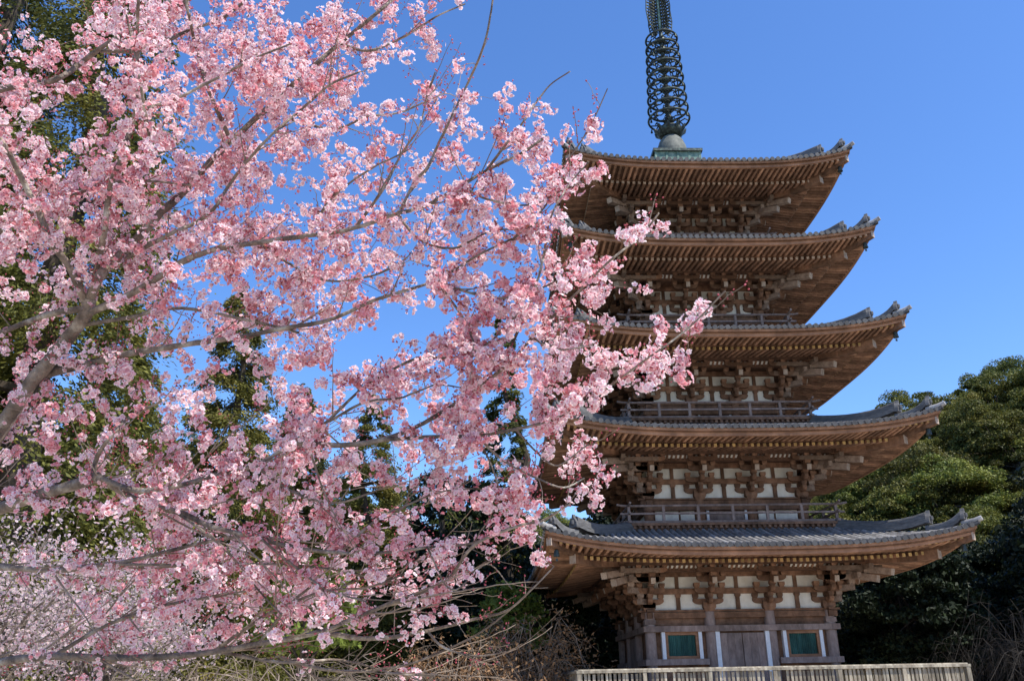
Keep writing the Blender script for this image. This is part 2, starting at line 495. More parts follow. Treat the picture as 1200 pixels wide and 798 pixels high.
for s in range(5):
    W, E, zm, F0 = WW[s], EE[s], ZM[s], FF[s]
    zb = zm - 1.77
    cx = (-W, -W / 3, W / 3, W)
    rc = .2 - .012 * s
    # ---- columns
    seen = set()
    for kq in range(4):
        for x in cx[:3]:
            px, py = face_loc(kq, x, W)
            c = MB()
            c.lathe([(rc, F0 - GZ), (rc, zb - .02 - GZ), (rc * .93, zb - GZ)], (0, 0, 0), 16)
            o = c.build("column", WOOD_GREY if s == 0 else WOOD, PAG, True)
            o.location = (px, py, 0)
    # ---- plaster core of the bracket zone and of the walls (one panel per face)
    for kq in range(4):
        p = MB()
        p.box(-W + .05, W - .05, -W + .02, -W + .10, zb - .06, zm + .02)
        part(p.turned(kq), "plaster_panel", PLASTER)
    # ---- timber frame in front of the plaster
    t = MB()
    t.box(-W - .3, W + .3, -W - .11, -W + .09, zb - .22, zb - .02)            # head tie beam
    t.box(-W - .4, W + .4, -W - .13, -W + .11, zb + .0, zb + .07)            # wall plate
    t.box(-W - .5, W + .5, -W - .085, -W + .015, zb + .622, zb + .82)        # through arm
    t.box(-W - .5, W + .5, -W - .08, -W + .012, zb + 1.24, zb + 1.43)
    for a_, b_ in ((0, 1), (1, 2), (2, 3)):
        xm = (cx[a_] + cx[b_]) / 2
        t.box(xm - .075, xm + .075, -W - .05, -W + .012, zb + .07, zb + .50)
        masu(t, (xm, -W - .02, zb + .50), .2, .12)
        t.box(xm - .065, xm + .065, -W - .045, -W + .012, zb + .82, zb + 1.24)
    part(four(t), "tie_beam", [WOOD])
    # ---- bracket sets
    for kq in range(4):
        for i, x in enumerate(cx[:3]):
            # x = -W is the corner: the corner set points to its left side, so turn the face by one
            if i == 0:
                if proto_cor is None:
                    o = proto_cor = BR_COR.build("bracket_set", [WOOD, WOOD_PALE, WOOD_WORN], PAG)
                else:
                    o = proto_cor.copy(); COL.objects.link(o); o.parent = PAG
                qx, qy = face_loc(kq, W, W)
            else:
                if proto_mid is None:
                    o = proto_mid = BR_MID.build("bracket_set", [WOOD, WOOD_PALE, WOOD_WORN], PAG)
                else:
                    o = proto_mid.copy(); COL.objects.link(o); o.parent = PAG
                qx, qy = face_loc(kq, x, W)
            o.location = (qx, qy, zb - GZ)
            o.rotation_euler = (0, 0, kq * math.pi / 2)
    # ---- eave: boarding, purlins, rib ceiling, kioi, hip rafter
    YK = E - 1.42                                     # where flying rafters start
    def zf(x, Yv): return zm - .15 + .07 * (E - Yv) + lift(x, Yv, E)
    def zbs(x, Yv): return zm - .15 + .07 * (E - YK) - .16 + .16 * (YK - Yv) + lift(x, Yv, E)
    YP = W + 1.12
    e = MB()
    n = 36
    for (ya, yb, fn) in ((E - .05, YK, zf), (YK - .001, W - .1, zbs)):
        vs, fs = [], []
        rows = 5
        for j in range(rows + 1):
            Yv = ya + (yb - ya) * j / rows
            for i in range(n + 1):
                x = (2 * i / n - 1) * Yv
                vs.append((x, -Yv, fn(x, Yv) + .004))
        for j in range(rows):
            for i in range(n):
                a_ = j * (n + 1) + i
                fs.append((a_, a_ + n + 1, a_ + n + 2, a_ + 1))
        e.add(vs, fs)
    e.box(-YP - .35, YP + .35, -YP - .08, -YP + .08, zb + 1.53, zb + 1.72)              # outer purlin
    e.box(-W - .9, W + .9, -W - .86, -W - .70, zb + 1.33, zb + 1.48)                    # middle beam
    # curved corner ends of purlins carry light ends
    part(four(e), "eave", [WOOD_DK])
    eave = PAG.children[-1]
    eave = [c for c in PAG.children if c.name.startswith("eave")][-1]
    # rib ceiling between middle beam and purlin: white boards and brown ribs
    rb = MB()
    vs = [(-YP, -W - .80, zb + 1.42), (YP, -W - .80, zb + 1.42), (YP, -YP + .02, zb + 1.60), (-YP, -YP + .02, zb + 1.60)]
    rb.add(vs, [(0, 3, 2, 1)])
    part(four(rb), "ceiling_board", [PLASTER], eave)
    rb = MB()
    nn = int(2 * YP / .17)
    for i in range(nn):
        x = -YP + (i + .5) * 2 * YP / nn
        rb.beam((x, -W - .78, zb + 1.39), (x, -YP + .02, zb + 1.57), .07, .06)
    rb.box(-W - .7, W + .7, -W - .72, -W - .05, zb + 1.44, zb + 1.47)                  # small soffit next to the wall
    part(four(rb), "ceiling_rib", [WOOD], eave)
    # fascia boards along the edge
    fb = MB()
    def edge_strip(mb, Yo, th, z0, z1, n=44, cut=0):
        """a board along the curved edge; z0, z1 relative to zm"""
        vs, fs = [], []
        for i in range(n + 1):
            u = -1 + 2 * i / n
            xo = u * (Yo - cut)
            xi = u * (Yo - th - cut)
            l = lift(u * E, E, E)
            vs += [(xo, -Yo, zm + z0 + l), (xo, -Yo, zm + z1 + l), (xi, -Yo + th, zm + z1 + l), (xi, -Yo + th, zm + z0 + l)]
        for i in range(n):
            a_ = 4 * i
            for q in range(4):
                fs.append((a_ + q, a_ + 4 + q, a_ + 4 + (q + 1) % 4, a_ + (q + 1) % 4))
        mb.add(vs, fs)
    edge_strip(fb, E - .03, .12, -.10, -.005)
    edge_strip(fb, E - .10, .12, -.27, -.102)
    part(four(fb), "fascia", [WOOD_RED], eave)
    kb = MB()
    vs, fs = [], []
    for i in range(31):
        u = -1 + 2 * i / 30
        for yy, zz in ((YK + .06, -.13), (YK + .06, .0), (YK - .06, .0), (YK - .06, -.13)):
            x = u * yy
            vs.append((x, -yy, zf(x, YK) + zz - .01))
    for i in range(30):
        for q in range(4):
            fs.append((4 * i + q, 4 * i + 4 + q, 4 * i + 4 + (q + 1) % 4, 4 * i + (q + 1) % 4))
    kb.add(vs, fs)
    part(four(kb), "eave_beam", [WOOD], eave)
    # rafters: two rows a side
    sp = .225
    nr = int(E / sp)
    for kq in range(4):
        for (yo, yi, fn, h, wd, lo) in ((E - .2, YK - .02, zf, .12, .095, 'fly'), (YK + .17, W - .02, zbs, .135, .105, 'base')):
            rr = MB()
            for i in range(-nr, nr + 1):
                x = i * sp
                y1 = max(yi, abs(x) + .12)
                if abs(x) > yo - .12 or y1 > yo - .05: continue
                za, zc = fn(x, yo), fn(x, y1)
                x0, x1 = x - wd / 2, x + wd / 2
                rr.cur = 0
                rr.hexa([(x0, -yo, za - h), (x1, -yo, za - h), (x1, -y1, zc - h), (x0, -y1, zc - h), (x0, -yo, za), (x1, -yo, za), (x1, -y1, zc), (x0, -y1, zc)])
                rr.cur = 1
                rr.box(x0 - .001, x1 + .001, -yo - .012, -yo + .001, za - h + .012, za - .012)
            part(rr.turned(kq), "rafter_row", [RAFT, OCHRE if s < 3 else WOOD_PALE], eave)
    hp = MB()
    c45 = E - .16
    for (ta, tb, w_, h_) in ((W, YK + .42, .24, .30), (YK - .3, c45, .2, .24)):
        fn = zbs if ta == W else zf
        pts = [ta + (tb - ta) * j / 6 for j in range(7)]
        for a_, b_ in zip(pts[:-1], pts[1:]):
            hp.beam((a_, -a_, fn(a_, a_) - h_ / 2 - .02), (b_ + .004, -b_ - .004, fn(b_, b_) - h_ / 2 - .02), w_, h_)
    hp.cur = 1
    hp.beam((c45, -c45, zf(c45, c45) - .14), (c45 + .03, -c45 - .03, zf(c45, c45) - .14), .205, .245)
    q = YK + .42
    hp.beam((q, -q, zbs(q, q) - .17), (q + .03, -q - .03, zbs(q, q) - .17), .245, .305)
    for kq in range(4):
        part(hp.turned(kq), "hip_rafter", [WOOD, WOOD_PALE], eave)
    # ---- roof
    last = s == 4
    Yi = .85 if last else WW[s + 1] - .05
    zi = 22.1 if last else FF[s + 1] + .12
    ze = zm + .05
    def zr(x, Yv):
        t_ = (E - Yv) / (E - Yi)
        lin = .78 if last else .72
        return ze + (zi - ze) * (lin * t_ + (1 - lin) * t_ * t_) + lift(x, Yv, E)
    rf = MB()
    n, rows = 44, 12
    vs, fs = [], []
    for j in range(rows + 1):
        Yv = E + (Yi - E) * j / rows
        for i in range(n + 1):
            x = (2 * i / n - 1) * Yv
            vs.append((x, -Yv, zr(x, Yv)))
    for j in range(rows):
        for i in range(n):
            a_ = j * (n + 1) + i
            fs.append((a_, a_ + 1, a_ + n + 2, a_ + n + 1))
    rf.add(vs, fs)
    edge_strip(rf, E + .005, .10, -.004, .052)
    part(four(rf), "roof", [TILE_LOW])
    roof = [c for c in PAG.children if c.name.startswith("roof")][-1]
    sp = .236
    nr = int((E - .1) / sp)
    for kq in range(4):
        tr = MB(); discs = []
        for i in range(-nr, nr + 1):
            x = i * sp
            y1 = max(Yi, abs(x))
            if y1 > E - .12: continue
            ns = max(2, int((E - y1) / .8) + 1)
            vs, fs = [], []
            prof = [(-.082, -.01), (-.07, .045), (-.035, .08), (0, .09), (.035, .08), (.07, .045), (.082, -.01)]
            for j in range(ns + 1):
                Yv = E + .03 + (y1 - E - .03) * j / ns
                zz = zr(x, min(Yv, E))
                for (dx, dz) in prof:
                    vs.append((x + dx, -Yv, zz + dz))
            m_ = len(prof)
            for j in range(ns):
                for q in range(m_ - 1):
                    fs.append((j * m_ + q, j * m_ + q + 1, (j + 1) * m_ + q + 1, (j + 1) * m_ + q))
            # round end disc
            zz = zr(x, E)
            b0 = len(vs)
            for q in range(10):
                a_ = 2 * math.pi * q / 10
                vs.append((x + .088 * math.cos(a_), -E - .034, zz + .01 + .088 * math.sin(a_)))
            for q in range(10):
                a_ = 2 * math.pi * q / 10
                vs.append((x + .088 * math.cos(a_), -E + .03, zz + .01 + .088 * math.sin(a_)))
            discs.append(len(tr.m) + len(fs))
            fs.append(tuple(range(b0, b0 + 10)))
            for q in range(10):
                fs.append((b0 + q, b0 + 10 + q, b0 + 10 + (q + 1) % 10, b0 + (q + 1) % 10))
            tr.add(vs, fs)
        for q in discs: tr.m[q] = 1
        part(tr.turned(kq), "tile_row", [TILE, TILE_LOW], roof, True)
    # hip ridges with end ornaments
    t_end, t_tip = E * .845, E * .955
    for kq in range(4):
        rg = MB()
        t0 = Yi if last else BB[s + 1] - .4
        def hip(ta, tb, w_, h_, up_):
            pts = [ta + (tb - ta) * j / 8 for j in range(9)]
            L_ = []
            for j, tt in enumerate(pts):
                f_ = j / 8
                z = zr(tt, tt) + up_ * f_ ** 3
                L_.append((tt, z))
            D = Vector((1, -1, 0)).normalized()
            N_ = Vector((1, 1, 0)).normalized()
            vs, fs = [], []
            pr = [(-w_ / 2, -.04), (-w_ / 2, h_ * .3), (-w_ * .42, h_ * .32), (-w_ * .42, h_ * .75), (-w_ * .3, h_ * .93), (0, h_), (w_ * .3, h_ * .93), (w_ * .42, h_ * .75), (w_ * .42, h_ * .32), (w_ / 2, h_ * .3), (w_ / 2, -.04)]
            for tt, z in L_:
                for a_, b_ in pr:
                    vs.append((tt + N_.x * a_, -tt + N_.y * a_, z + b_))
            m_ = len(pr)
            for j in range(8):
                for q in range(m_ - 1):
                    fs.append((j * m_ + q, j * m_ + q + 1, (j + 1) * m_ + q + 1, (j + 1) * m_ + q))
            fs.append(tuple(range(m_)))
            fs.append(tuple(8 * m_ + q for q in range(m_ - 1, -1, -1)))
            rg.add(vs, fs)
            return L_[-1]
        e1 = hip(t0, t_end, .34, .36, .36)
        e2 = hip(t_end - .05, t_tip, .27, .26, .30)
        e3 = hip(t_tip - .04, E + .04, .2, .13, .02)
        part(rg.turned(kq), "hip_ridge", [RIDGE], roof, True)
        D = (Vector((1, -1, 0)).normalized())
        N_ = Vector((1, 1, 0)).normalized()
        for (tt, z), sc_ in ((e1, .66), (e2, .56)):
            on = MB()
            poly = [(-.26, -.08), (.26, -.08), (.25, .12), (.19, .26), (.13, .36), (.07, .42), (.05, .52), (.02, .60), (-.02, .60), (-.05, .52), (-.07, .42), (-.13, .36), (-.19, .26), (-.25, .12)]
            on.prism([(p * sc_, q_ * sc_) for p, q_ in poly], (tt + .04, -tt - .04, z), N_, (0, 0, 1), .13)
            on.lathe([(.1 * sc_, -.07), (.12 * sc_, 0), (.1 * sc_, .07)], (tt + .1, -tt - .1, z + .18 * sc_), 10)
            part(on.turned(kq), "ridge_ornament", [RIDGE], roof, True)
        tp = MB()
        z = zr(E, E)
        tp.tube([(E - .35, -E + .35, z + .06), (E - .05, -E + .05, z + .09), (E + .12, -E - .12, z + .17)], [.10, .10, .085], 10)
        part(tp.turned(kq), "corner_tile", [TILE], roof, True)

# ---- storey one: lower walls, window, door
W = WW[0]
zb = ZM[0] - 1.77
for kq in range(4):
    wl = MB()
    wl.box(-W + .1, W - .1, -W + .03, -W + .12, FF[0] - .02, zb - .1)
    part(wl.turned(kq), "wall_panel", [WOOD])
    nb = MB()
    nb.box(-W - .28, W + .28, -W - .27, -W - .0, 1.52, 1.72)            # nageshi over the openings
    nb.box(-W - .28, W + .28, -W - .27, -W - .0, FF[0] + .12, FF[0] + .36)
    nb.box(-W - .26, -1.28, -W - .245, -W - .0, .40, .60)
    nb.box(1.28, W + .26, -W - .245, -W - .0, .40, .60)
    for x in (-W, W): nb.box(x - .19, x + .19, -W - .205, -W - .01, 1.78, 1.94)
    part(nb.turned(kq), "rail_beam", [WOOD_GREY])
    # door
    d = MB()
    d.box(-.96, .96, -W - .06, -W + .035, FF[0] + .3, 1.52)
    dr = part(d.turned(kq), "door", [WOOD_DK])
    for sx in (-1, 1):
        lf = MB()
        for i in range(3):
            x0 = .015 + i * .268
            lf.box(min(sx * x0, sx * (x0 + .262)), max(sx * x0, sx * (x0 + .262)), -W - .11, -W - .055, FF[0] + .38, 1.46)
        part(lf.turned(kq), "door_leaf", [WOOD_GREY], dr)
        if kq: continue
        jb = MB()
        jb.box(sx * .90 - .075, sx * .90 + .075, -W - .19, -W - .05, FF[0] + .36, 1.515)
        part(jb.turned(kq), "jamb", [WHITEP], dr)
    # windows: only on the front face
    for sx in (-1, 1) if kq == 0 else ():
        xc = sx * 2.2
        wf = MB()
        wf.box(xc - .60, xc - .50, -W - .15, -W + .028, .602, 1.518)
        wf.box(xc + .50, xc + .60, -W - .15, -W + .028, .602, 1.518)
        wf.box(xc - .50, xc + .50, -W - .15, -W + .028, 1.41, 1.518)
        wf.box(xc - .50, xc + .50, -W - .15, -W + .028, .602, .70)
        win = part(wf.turned(kq), "window", [WOOD_RED])
        lt = MB()
        nb_ = 15
        for i in range(nb_):
            x = xc - .5 + (i + .5) / nb_
            lt.prism([(-.032, 0), (0, -.032), (.032, 0), (0, .032)], (x, -W - .05, 1.055), (1, 0, 0), (0, 1, 0), .72)
        lt.box(xc - .5, xc + .5, -W - .03, -W + .028, .70, 1.41)
        part(lt.turned(kq), "lattice", [GREEN], win)
        for q in (-1, 1):
            jb = MB()
            jb.box(xc + q * .665 - .062, xc + q * .665 + .062, -W - .19, -W + .028, .602, 1.518)
            part(jb.turned(kq), "jamb", [WHITEP], win)
# podium
pd = MB()
pd.box(-4.9, 4.9, -4.9, 4.9, GZ - .1, FF[0] - .18)
pd.box(-5.0, 5.0, -5.0, 5.0, FF[0] - .178, FF[0] - .02)
part(pd, "podium", [STONE])

# ---- upper storeys: lower walls and balconies
for s in range(1, 5):
    W, F0, B = WW[s], FF[s], BB[s]
    zb = ZM[s] - 1.77
    for kq in range(4):
        cw = W / 3
        wl = MB()
        wl.box(-W + .08, W - .08, -W + .03, -W + .11, F0 - .2, zb - .1)
        wl.box(-W - .16, W + .16, -W - .2, -W - .0, zb - .40, zb - .25)
        wl.box(-W - .16, W + .16, -W - .2, -W - .0, F0 + .05, F0 + .2)
        part(wl.turned(kq), "wall_panel", [WOOD])
        for sx in (-1, 1):
            a_, b_ = sorted((sx * (cw + .24), sx * (W - .24)))
            pp = MB()
            m_ = a_ + (b_ - a_) * (.62 if sx < 0 else .42)
            pp.box(a_, m_ - .04, -W - .03, -W + .028, F0 + .21, zb - .41)
            pp.box(m_ + .04, b_, -W - .031, -W + .028, F0 + .21, zb - .41)
            part(pp.turned(kq), "plaster_panel", [PLASTER])
        d = MB()
        d.box(-cw + .3, cw - .3, -W - .06, -W + .028, F0 + .2, zb - .41)
        dr = part(d.turned(kq), "door", [WOOD_GREY])
        for sx in (-1, 1):
            jb = MB()
            jb.box(sx * (cw - .26) - .045, sx * (cw - .26) + .045, -W - .12, -W + .026, F0 + .2, zb - .405)
            part(jb.turned(kq), "jamb", [WHITEP], dr)
    # balcony
    fl = MB()
    fl.box(-B, B, -B, B, F0 - .06, F0)
    fl.box(-B + .1, B - .1, -B + .1, B - .1, F0 - .36, F0 - .062)
    bal = part(fl, "balcony", [WOOD_DK])
    for kq in range(4):
        jo = MB()
        jo.box(-B - .02, B + .02, -B - .025, -B + .06, F0 - .065, F0 + .03)
        jo.box(-B + .04, B - .04, -B + .04, -B + .11, F0 - .37, F0 - .27)
        nj = int(2 * B / .2)
        for i in range(nj):
            x = -B + (i + .5) * 2 * B / nj
            jo.box(x - .05, x + .05, -B + .01, -B + .14, F0 - .17, F0 - .067)
        part(jo.turned(kq), "floor_joist", [WOOD], bal)
        rl = MB()
        yr = -B + .12
        hk = .68 if s < 4 else .62
        rl.tube([(-B - .32, yr, F0 + hk + .05), (-B - .1, yr, F0 + hk + .012), (-B + .3, yr, F0 + hk), (B - .3, yr, F0 + hk), (B + .1, yr, F0 + hk + .012), (B + .32, yr, F0 + hk + .05)], .043, 8)
        rl.box(-B - .2, B + .2, yr - .035, yr + .035, F0 + hk * .52, F0 + hk * .52 + .07)
        rl.box(-B - .1, B + .1, yr - .06, yr + .06, F0 + .032, F0 + .12)
        part(rl.turned(kq), "railing", [WOOD_GREY], bal, True)
        for i in range(6):
            x = -B + .12 + (2 * B - .24) * i / 6
            po = MB()
            po.box(x - .05, x + .05, yr - .05, yr + .05, F0 + .12, F0 + hk - .03)
            part(po.turned(kq), "railing_post", [WOOD_GREY], bal)

# ---- finial
DOME = mat("weathered_bronze", (.08, .085, .072), (.15, .155, .13), 4, rough=.7, bump=.1, c3=(.21, .21, .175))
fn_ = MB()
fn_.tube([(0, 0, 24.2), (0, 0, 31.0), (0, 0, 36.4)], [.13, .10, .06], 12)
fin = part(fn_, "finial", [BRONZE], None, True)
b_ = MB()
b_.box(-1.06, 1.06, -1.06, 1.06, 21.9, 23.20)
for i in range(4):
    for sx in (-1.05, -.53, 0, .53, 1.05):
        m_ = MB()
        m_.box(sx - .05, sx + .05, -1.085, -1.058, 22.2, 23.20)
        b_.merge(m_.turned(i))
part(b_, "square_base", [PATINA], fin)
b_ = MB()
b_.box(-1.17, 1.17, -1.17, 1.17, 23.202, 23.34)
part(b_, "base_plate", [BRONZE], fin)
b_ = MB()
b_.lathe([(.72, -.16), (.74, .25), (.70, .55), (.58, .90), (.42, 1.12), (.3, 1.2)], (0, 0, 23.5), 24)
part(b_, "inverted_bowl", [DOME], fin, True)
b_ = MB()
b_.lathe([(.3, 0), (.5, .06), (.64, .2), (.66, .36), (.60, .46), (.4, .5), (.2, .56)], (0, 0, 24.68), 20)
for i in range(10):
    a_ = 2 * math.pi * i / 10
    c, s_ = math.cos(a_), math.sin(a_)
    b_.tube([(c * .5, s_ * .5, 24.9), (c * .70, s_ * .70, 25.02), (c * .80, s_ * .80, 25.2)], [.12, .1, .03], 6)
part(b_, "lotus_collar", [BRONZE], fin, True)
for i in range(9):
    z = 25.7 + i * .605
    rr = 1.0 - .026 * i
    b_ = MB()
    b_.torus((0, 0, z), rr, .055, 32, 6)
    b_.lathe([(rr - .01, -.06), (rr + .02, -.06), (rr + .02, .06), (rr - .01, .06)], (0, 0, z), 32, False)
    b_.torus((0, 0, z), .30, .025, 20, 6)
    b_.lathe([(.15, -.2), (.22, -.12), (.2, .1), (.15, .18)], (0, 0, z), 14)
    for k_ in range(6):
        a_ = 2 * math.pi * k_ / 6 + i * .06
        c, s_ = math.cos(a_), math.sin(a_)
        c2, s2 = math.cos(a_ + .5), math.sin(a_ + .5)
        b_.tube([(c * .14, s_ * .14, z), (c * .5 * rr, s_ * .5 * rr, z - .03), (c2 * rr, s2 * rr, z)], .034, 5)
        b_.tube([(c * rr, s_ * rr, z - .02), (c * rr * .8, s_ * rr * .8, z + .10), (c2 * rr * .62, s2 * rr * .62, z + .08), (c2 * rr * .72, s2 * rr * .72, z - .02)], .036, 5)
    for k_ in range(4):
        a_ = 2 * math.pi * (k_ + .5) / 4
        b_.lathe([(.025, 0), (.03, -.05), (.05, -.13), (.062, -.19)], ((rr + .04) * math.cos(a_), (rr + .04) * math.sin(a_), z - .06), 8)
    part(b_, "ring", [BRONZE], fin, True)
# openwork flame above the rings: four blades of crossing bars
b_ = MB()
for k_ in range(4):
    a_ = math.pi / 2 * k_ + .5
    c, s_ = math.cos(a_), math.sin(a_)
    def P_(r_, z_): return (c * r_, s_ * r_, z_)
    zs_ = [31.0, 31.5, 32.1, 32.8, 33.5, 34.0, 34.3]
    rs_ = [.45, .78, .86, .80, .62, .38, .1]
    b_.tube([P_(r_, z_) for r_, z_ in zip(rs_, zs_)], .03, 5)
    for j in range(14):
        z0 = 31.05 + j * .2
        ro = float(np.interp(z0 + .25, zs_, rs_))
        b_.tube([P_(.08, z0), P_(ro * .5, z0 + .22), P_(ro, z0 + .22)], .034, 5)
        b_.tube([P_(ro * .98, z0), P_(ro * .6, z0 + .06), P_(ro * .3, z0 + .3), P_(.08, z0 + .34)], .032, 5)
        b_.torus(P_(ro * .62, z0 + .12), .07, .028, 10, 5)
part(b_, "water_flame", [BRONZE], fin, True)
b_ = MB()
b_.tube([(0, 0, 31.1), (0, 0, 34.4)], [.10, .09], 12)
part(b_, "flame_core", [PATINA], fin, True)
b_ = MB()
b_.lathe([(.08, 0), (.26, .12), (.3, .3), (.2, .5), (.08, .56), (.1, .9), (.28, 1.1), (.3, 1.3), (.16, 1.6), (.02, 1.85)], (0, 0, 34.5), 18)
part(b_, "jewel", [BRONZE], fin, True)

# ---- wind bells under the roof corners: they hang, so they are things of their own
ORD = ["lowest", "second", "third", "fourth", "top"]
CORN = {0: "front right", 3: "front left"}
bell0 = None
for s in range(5):
    for kq in (0, 3):
        t_ = EE[s] - .40
        x, y = [(t_, -t_), (t_, t_), (-t_, t_), (-t_, -t_)][kq]
        z = ZM[s] - .30 + LIFT * (t_ / EE[s]) ** (2 * PW)
        if bell0 is None:
            r0 = empty("wind_bell", (x, y, z)); r0.scale = (.62,) * 3
            b_ = MB()
            b_.lathe([(.03, -.16), (.10, -.17), (.13, -.24), (.145, -.40), (.175, -.52), (.165, -.53), (.1, -.45)], (0, 0, 0), 12)
            b_.build("bell_body", BRONZE, r0, True)
            b_ = MB(); b_.tube([(0, 0, .02), (0, 0, -.17)], .014, 6); b_.build("hook", BRONZE, r0)
            b_ = MB(); b_.tube([(0, 0, -.44), (0, 0, -.62)], .008, 5); b_.box(-.06, .06, -.005, .005, -.76, -.62); b_.build("clapper", BRONZE, r0)
            o = bell0 = r0
        else:
            o = copy_tree(bell0); o.location = (x, y, z)
        tag(o, f"dark bronze wind bell hanging under the {CORN[kq]} corner of the {ORD[s]} pagoda roof", "wind bell", "wind bells under the pagoda eaves")

# ------------------------------------------------------------------ fence round the pagoda
FX, FY, FT = 6.3, -6.7, .24
fe = tag(empty("picket_fence", (0, FY, GZ)), "weathered pale wooden picket fence in front of the pagoda", "fence")
def fpart(mb, name, m, parent=fe):
    mb.v = [(x, y - FY, z - GZ) for x, y, z in mb.v]
    return mb.build(name, m, parent)
def run(ax0, ay0, ax1, ay1):
    L_ = math.hypot(ax1 - ax0, ay1 - ay0)
    ux, uy = (ax1 - ax0) / L_, (ay1 - ay0) / L_
    def P_(d, o, z): return (ax0 + ux * d - uy * o, ay0 + uy * d + ux * o, z)
    tr = MB()
    tr.hexa([P_(-.08, .07, FT - .1), P_(-.08, -.11, FT - .1), P_(L_ + .08, -.11, FT - .1), P_(L_ + .08, .07, FT - .1), P_(-.08, .07, FT - .02), P_(-.08, -.11, FT - .02), P_(L_ + .08, -.11, FT - .02), P_(L_ + .08, .07, FT - .02)])
    tr.hexa([P_(-.03, .02, FT - .0195), P_(-.03, -.06, FT - .0195), P_(L_ + .03, -.06, FT - .0195), P_(L_ + .03, .02, FT - .0195), P_(-.03, -.01, FT + .02), P_(-.03, -.03, FT + .02), P_(L_ + .03, -.03, FT + .02), P_(L_ + .03, -.01, FT + .02)])
    fpart(tr, "top_rail", FENCEW)
    for z in (-.55, -1.35):
        lr = MB()
        lr.hexa([P_(0, .05, z), P_(0, .01, z), P_(L_, .01, z), P_(L_, .05, z), P_(0, .05, z + .09), P_(0, .01, z + .09), P_(L_, .01, z + .09), P_(L_, .05, z + .09)])
        fpart(lr, "cross_rail", FENCEW)
    sl = MB()
    n = int(L_ / .135)
    for i in range(n):
        d = (i + .5) * L_ / n + random.uniform(-.012, .012)
        hw = random.uniform(.034, .046)
        t_ = random.uniform(-.02, .02)
        tt_ = FT - .103 - random.choice((0, 0, 0, .01, .03))
        if random.random() < .03: continue
        sl.hexa([P_(d - hw, -.005, GZ), P_(d - hw, -.035, GZ), P_(d + hw, -.035, GZ), P_(d + hw, -.005, GZ), P_(d - hw + t_, -.005, tt_), P_(d - hw + t_, -.035, tt_), P_(d + hw + t_, -.035, tt_), P_(d + hw + t_, -.005, tt_)])
    fpart(sl, "picket_row", FENCEW)
    np_ = int(L_ / 2.0)
    for i in range(np_ + 1):
        d = i * L_ / np_
        po = MB()
        po.hexa([P_(d - .06, .0, GZ), P_(d - .06, -.10, GZ), P_(d + .06, -.10, GZ), P_(d + .06, .0, GZ), P_(d - .06, .0, FT - .105), P_(d - .06, -.10, FT - .105), P_(d + .06, -.10, FT - .105), P_(d + .06, .0, FT - .105)])
        fpart(po, "post", FENCEW)
run(-FX, FY, FX, FY)
run(-FX, 6.0, -FX, FY)
run(FX, FY, FX, 6.0)

# ------------------------------------------------------------------ trees behind
def frames(n, rng):
    """random orthonormal pairs"""
    a = rng.normal(size=(n, 3)); a /= np.linalg.norm(a, axis=1, keepdims=True)
    b = rng.normal(size=(n, 3)); b -= a * (a * b).sum(1, keepdims=True); b /= np.linalg.norm(b, axis=1, keepdims=True)
    return a, b
def leaves(P, size, rng, aspect=.55, dirs=None):
    """one folded diamond leaf (two triangles) per point"""
    n = len(P)
    a, b = frames(n, rng)
    if dirs is not None:
        a = dirs + .35 * a
        a /= np.linalg.norm(a, axis=1, keepdims=True)
        b -= a * (a * b).sum(1, keepdims=True); b /= np.linalg.norm(b, axis=1, keepdims=True)
    s = size * rng.uniform(.6, 1.3, (n, 1))
    c = np.cross(a, b)
    V = np.stack((P - a * s * .5, P + b * s * aspect * .5 + c * s * .08, P + a * s * .5, P - b * s * aspect * .5 + c * s * .08), 1).reshape(-1, 3)
    F = np.arange(4 * n).reshape(n, 4)
    return V, F

BARK = mat("tree_bark", (.05, .038, .028), (.10, .078, .058), 5, (1, 1, .3), .95, bump=.4, bscale=16)
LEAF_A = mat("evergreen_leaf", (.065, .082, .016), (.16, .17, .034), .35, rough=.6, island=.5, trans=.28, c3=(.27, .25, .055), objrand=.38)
LEAF_B = mat("dark_shaded_leaf", (.009, .016, .007), (.022, .034, .011), .5, rough=.65, island=.35, trans=.1)  # near black: shade at the hill foot put into the leaf colour; pines share it
LEAF_C = mat("cedar_leaf", (.045, .056, .012), (.135, .14, .026), .45, rough=.7, island=.45, trans=.28, c3=(.26, .23, .045), objrand=.2)
LEAF_D = mat("fresh_leaf", (.10, .14, .02), (.18, .22, .04), .6, rough=.7, island=.3, trans=.3)
DRY = mat("dry_twig", (.16, .12, .085), (.31, .245, .185), 3, rough=.95, island=.4)
DRY_DK = mat("shaded_grey_twig", (.022, .018, .015), (.05, .043, .036), 3, rough=.95, island=.3)  # twigs darkened: the shade at the lower right is put into their colour
BROWNLEAF = mat("withered_leaf", (.12, .065, .03), (.26, .15, .075), 1.2, rough=.95, island=.35)

def trunk_mesh(name, parent, h, r, limbs, rng, m=BARK):
    mb = MB()
    pts = [(rng.normal(0, .03 * h * t), rng.normal(0, .03 * h * t), h * t) for t in np.linspace(0, 1, 6)]
    mb.tube(pts, [r * (1 - .8 * t) for t in np.linspace(0, 1, 6)], 8)
    for (z, tgt) in limbs:
        b0 = np.array([np.interp(z, [p[2] for p in pts], [p[k] for p in pts]) for k in range(2)] + [z])
        mid = (b0 + tgt) / 2 + np.array((0, 0, .1 * np.linalg.norm(tgt - b0)))
        mb.tube([b0, mid, tgt], [r * .35, r * .22, r * .06], 5)
    return mb.build(name, m, parent, True)

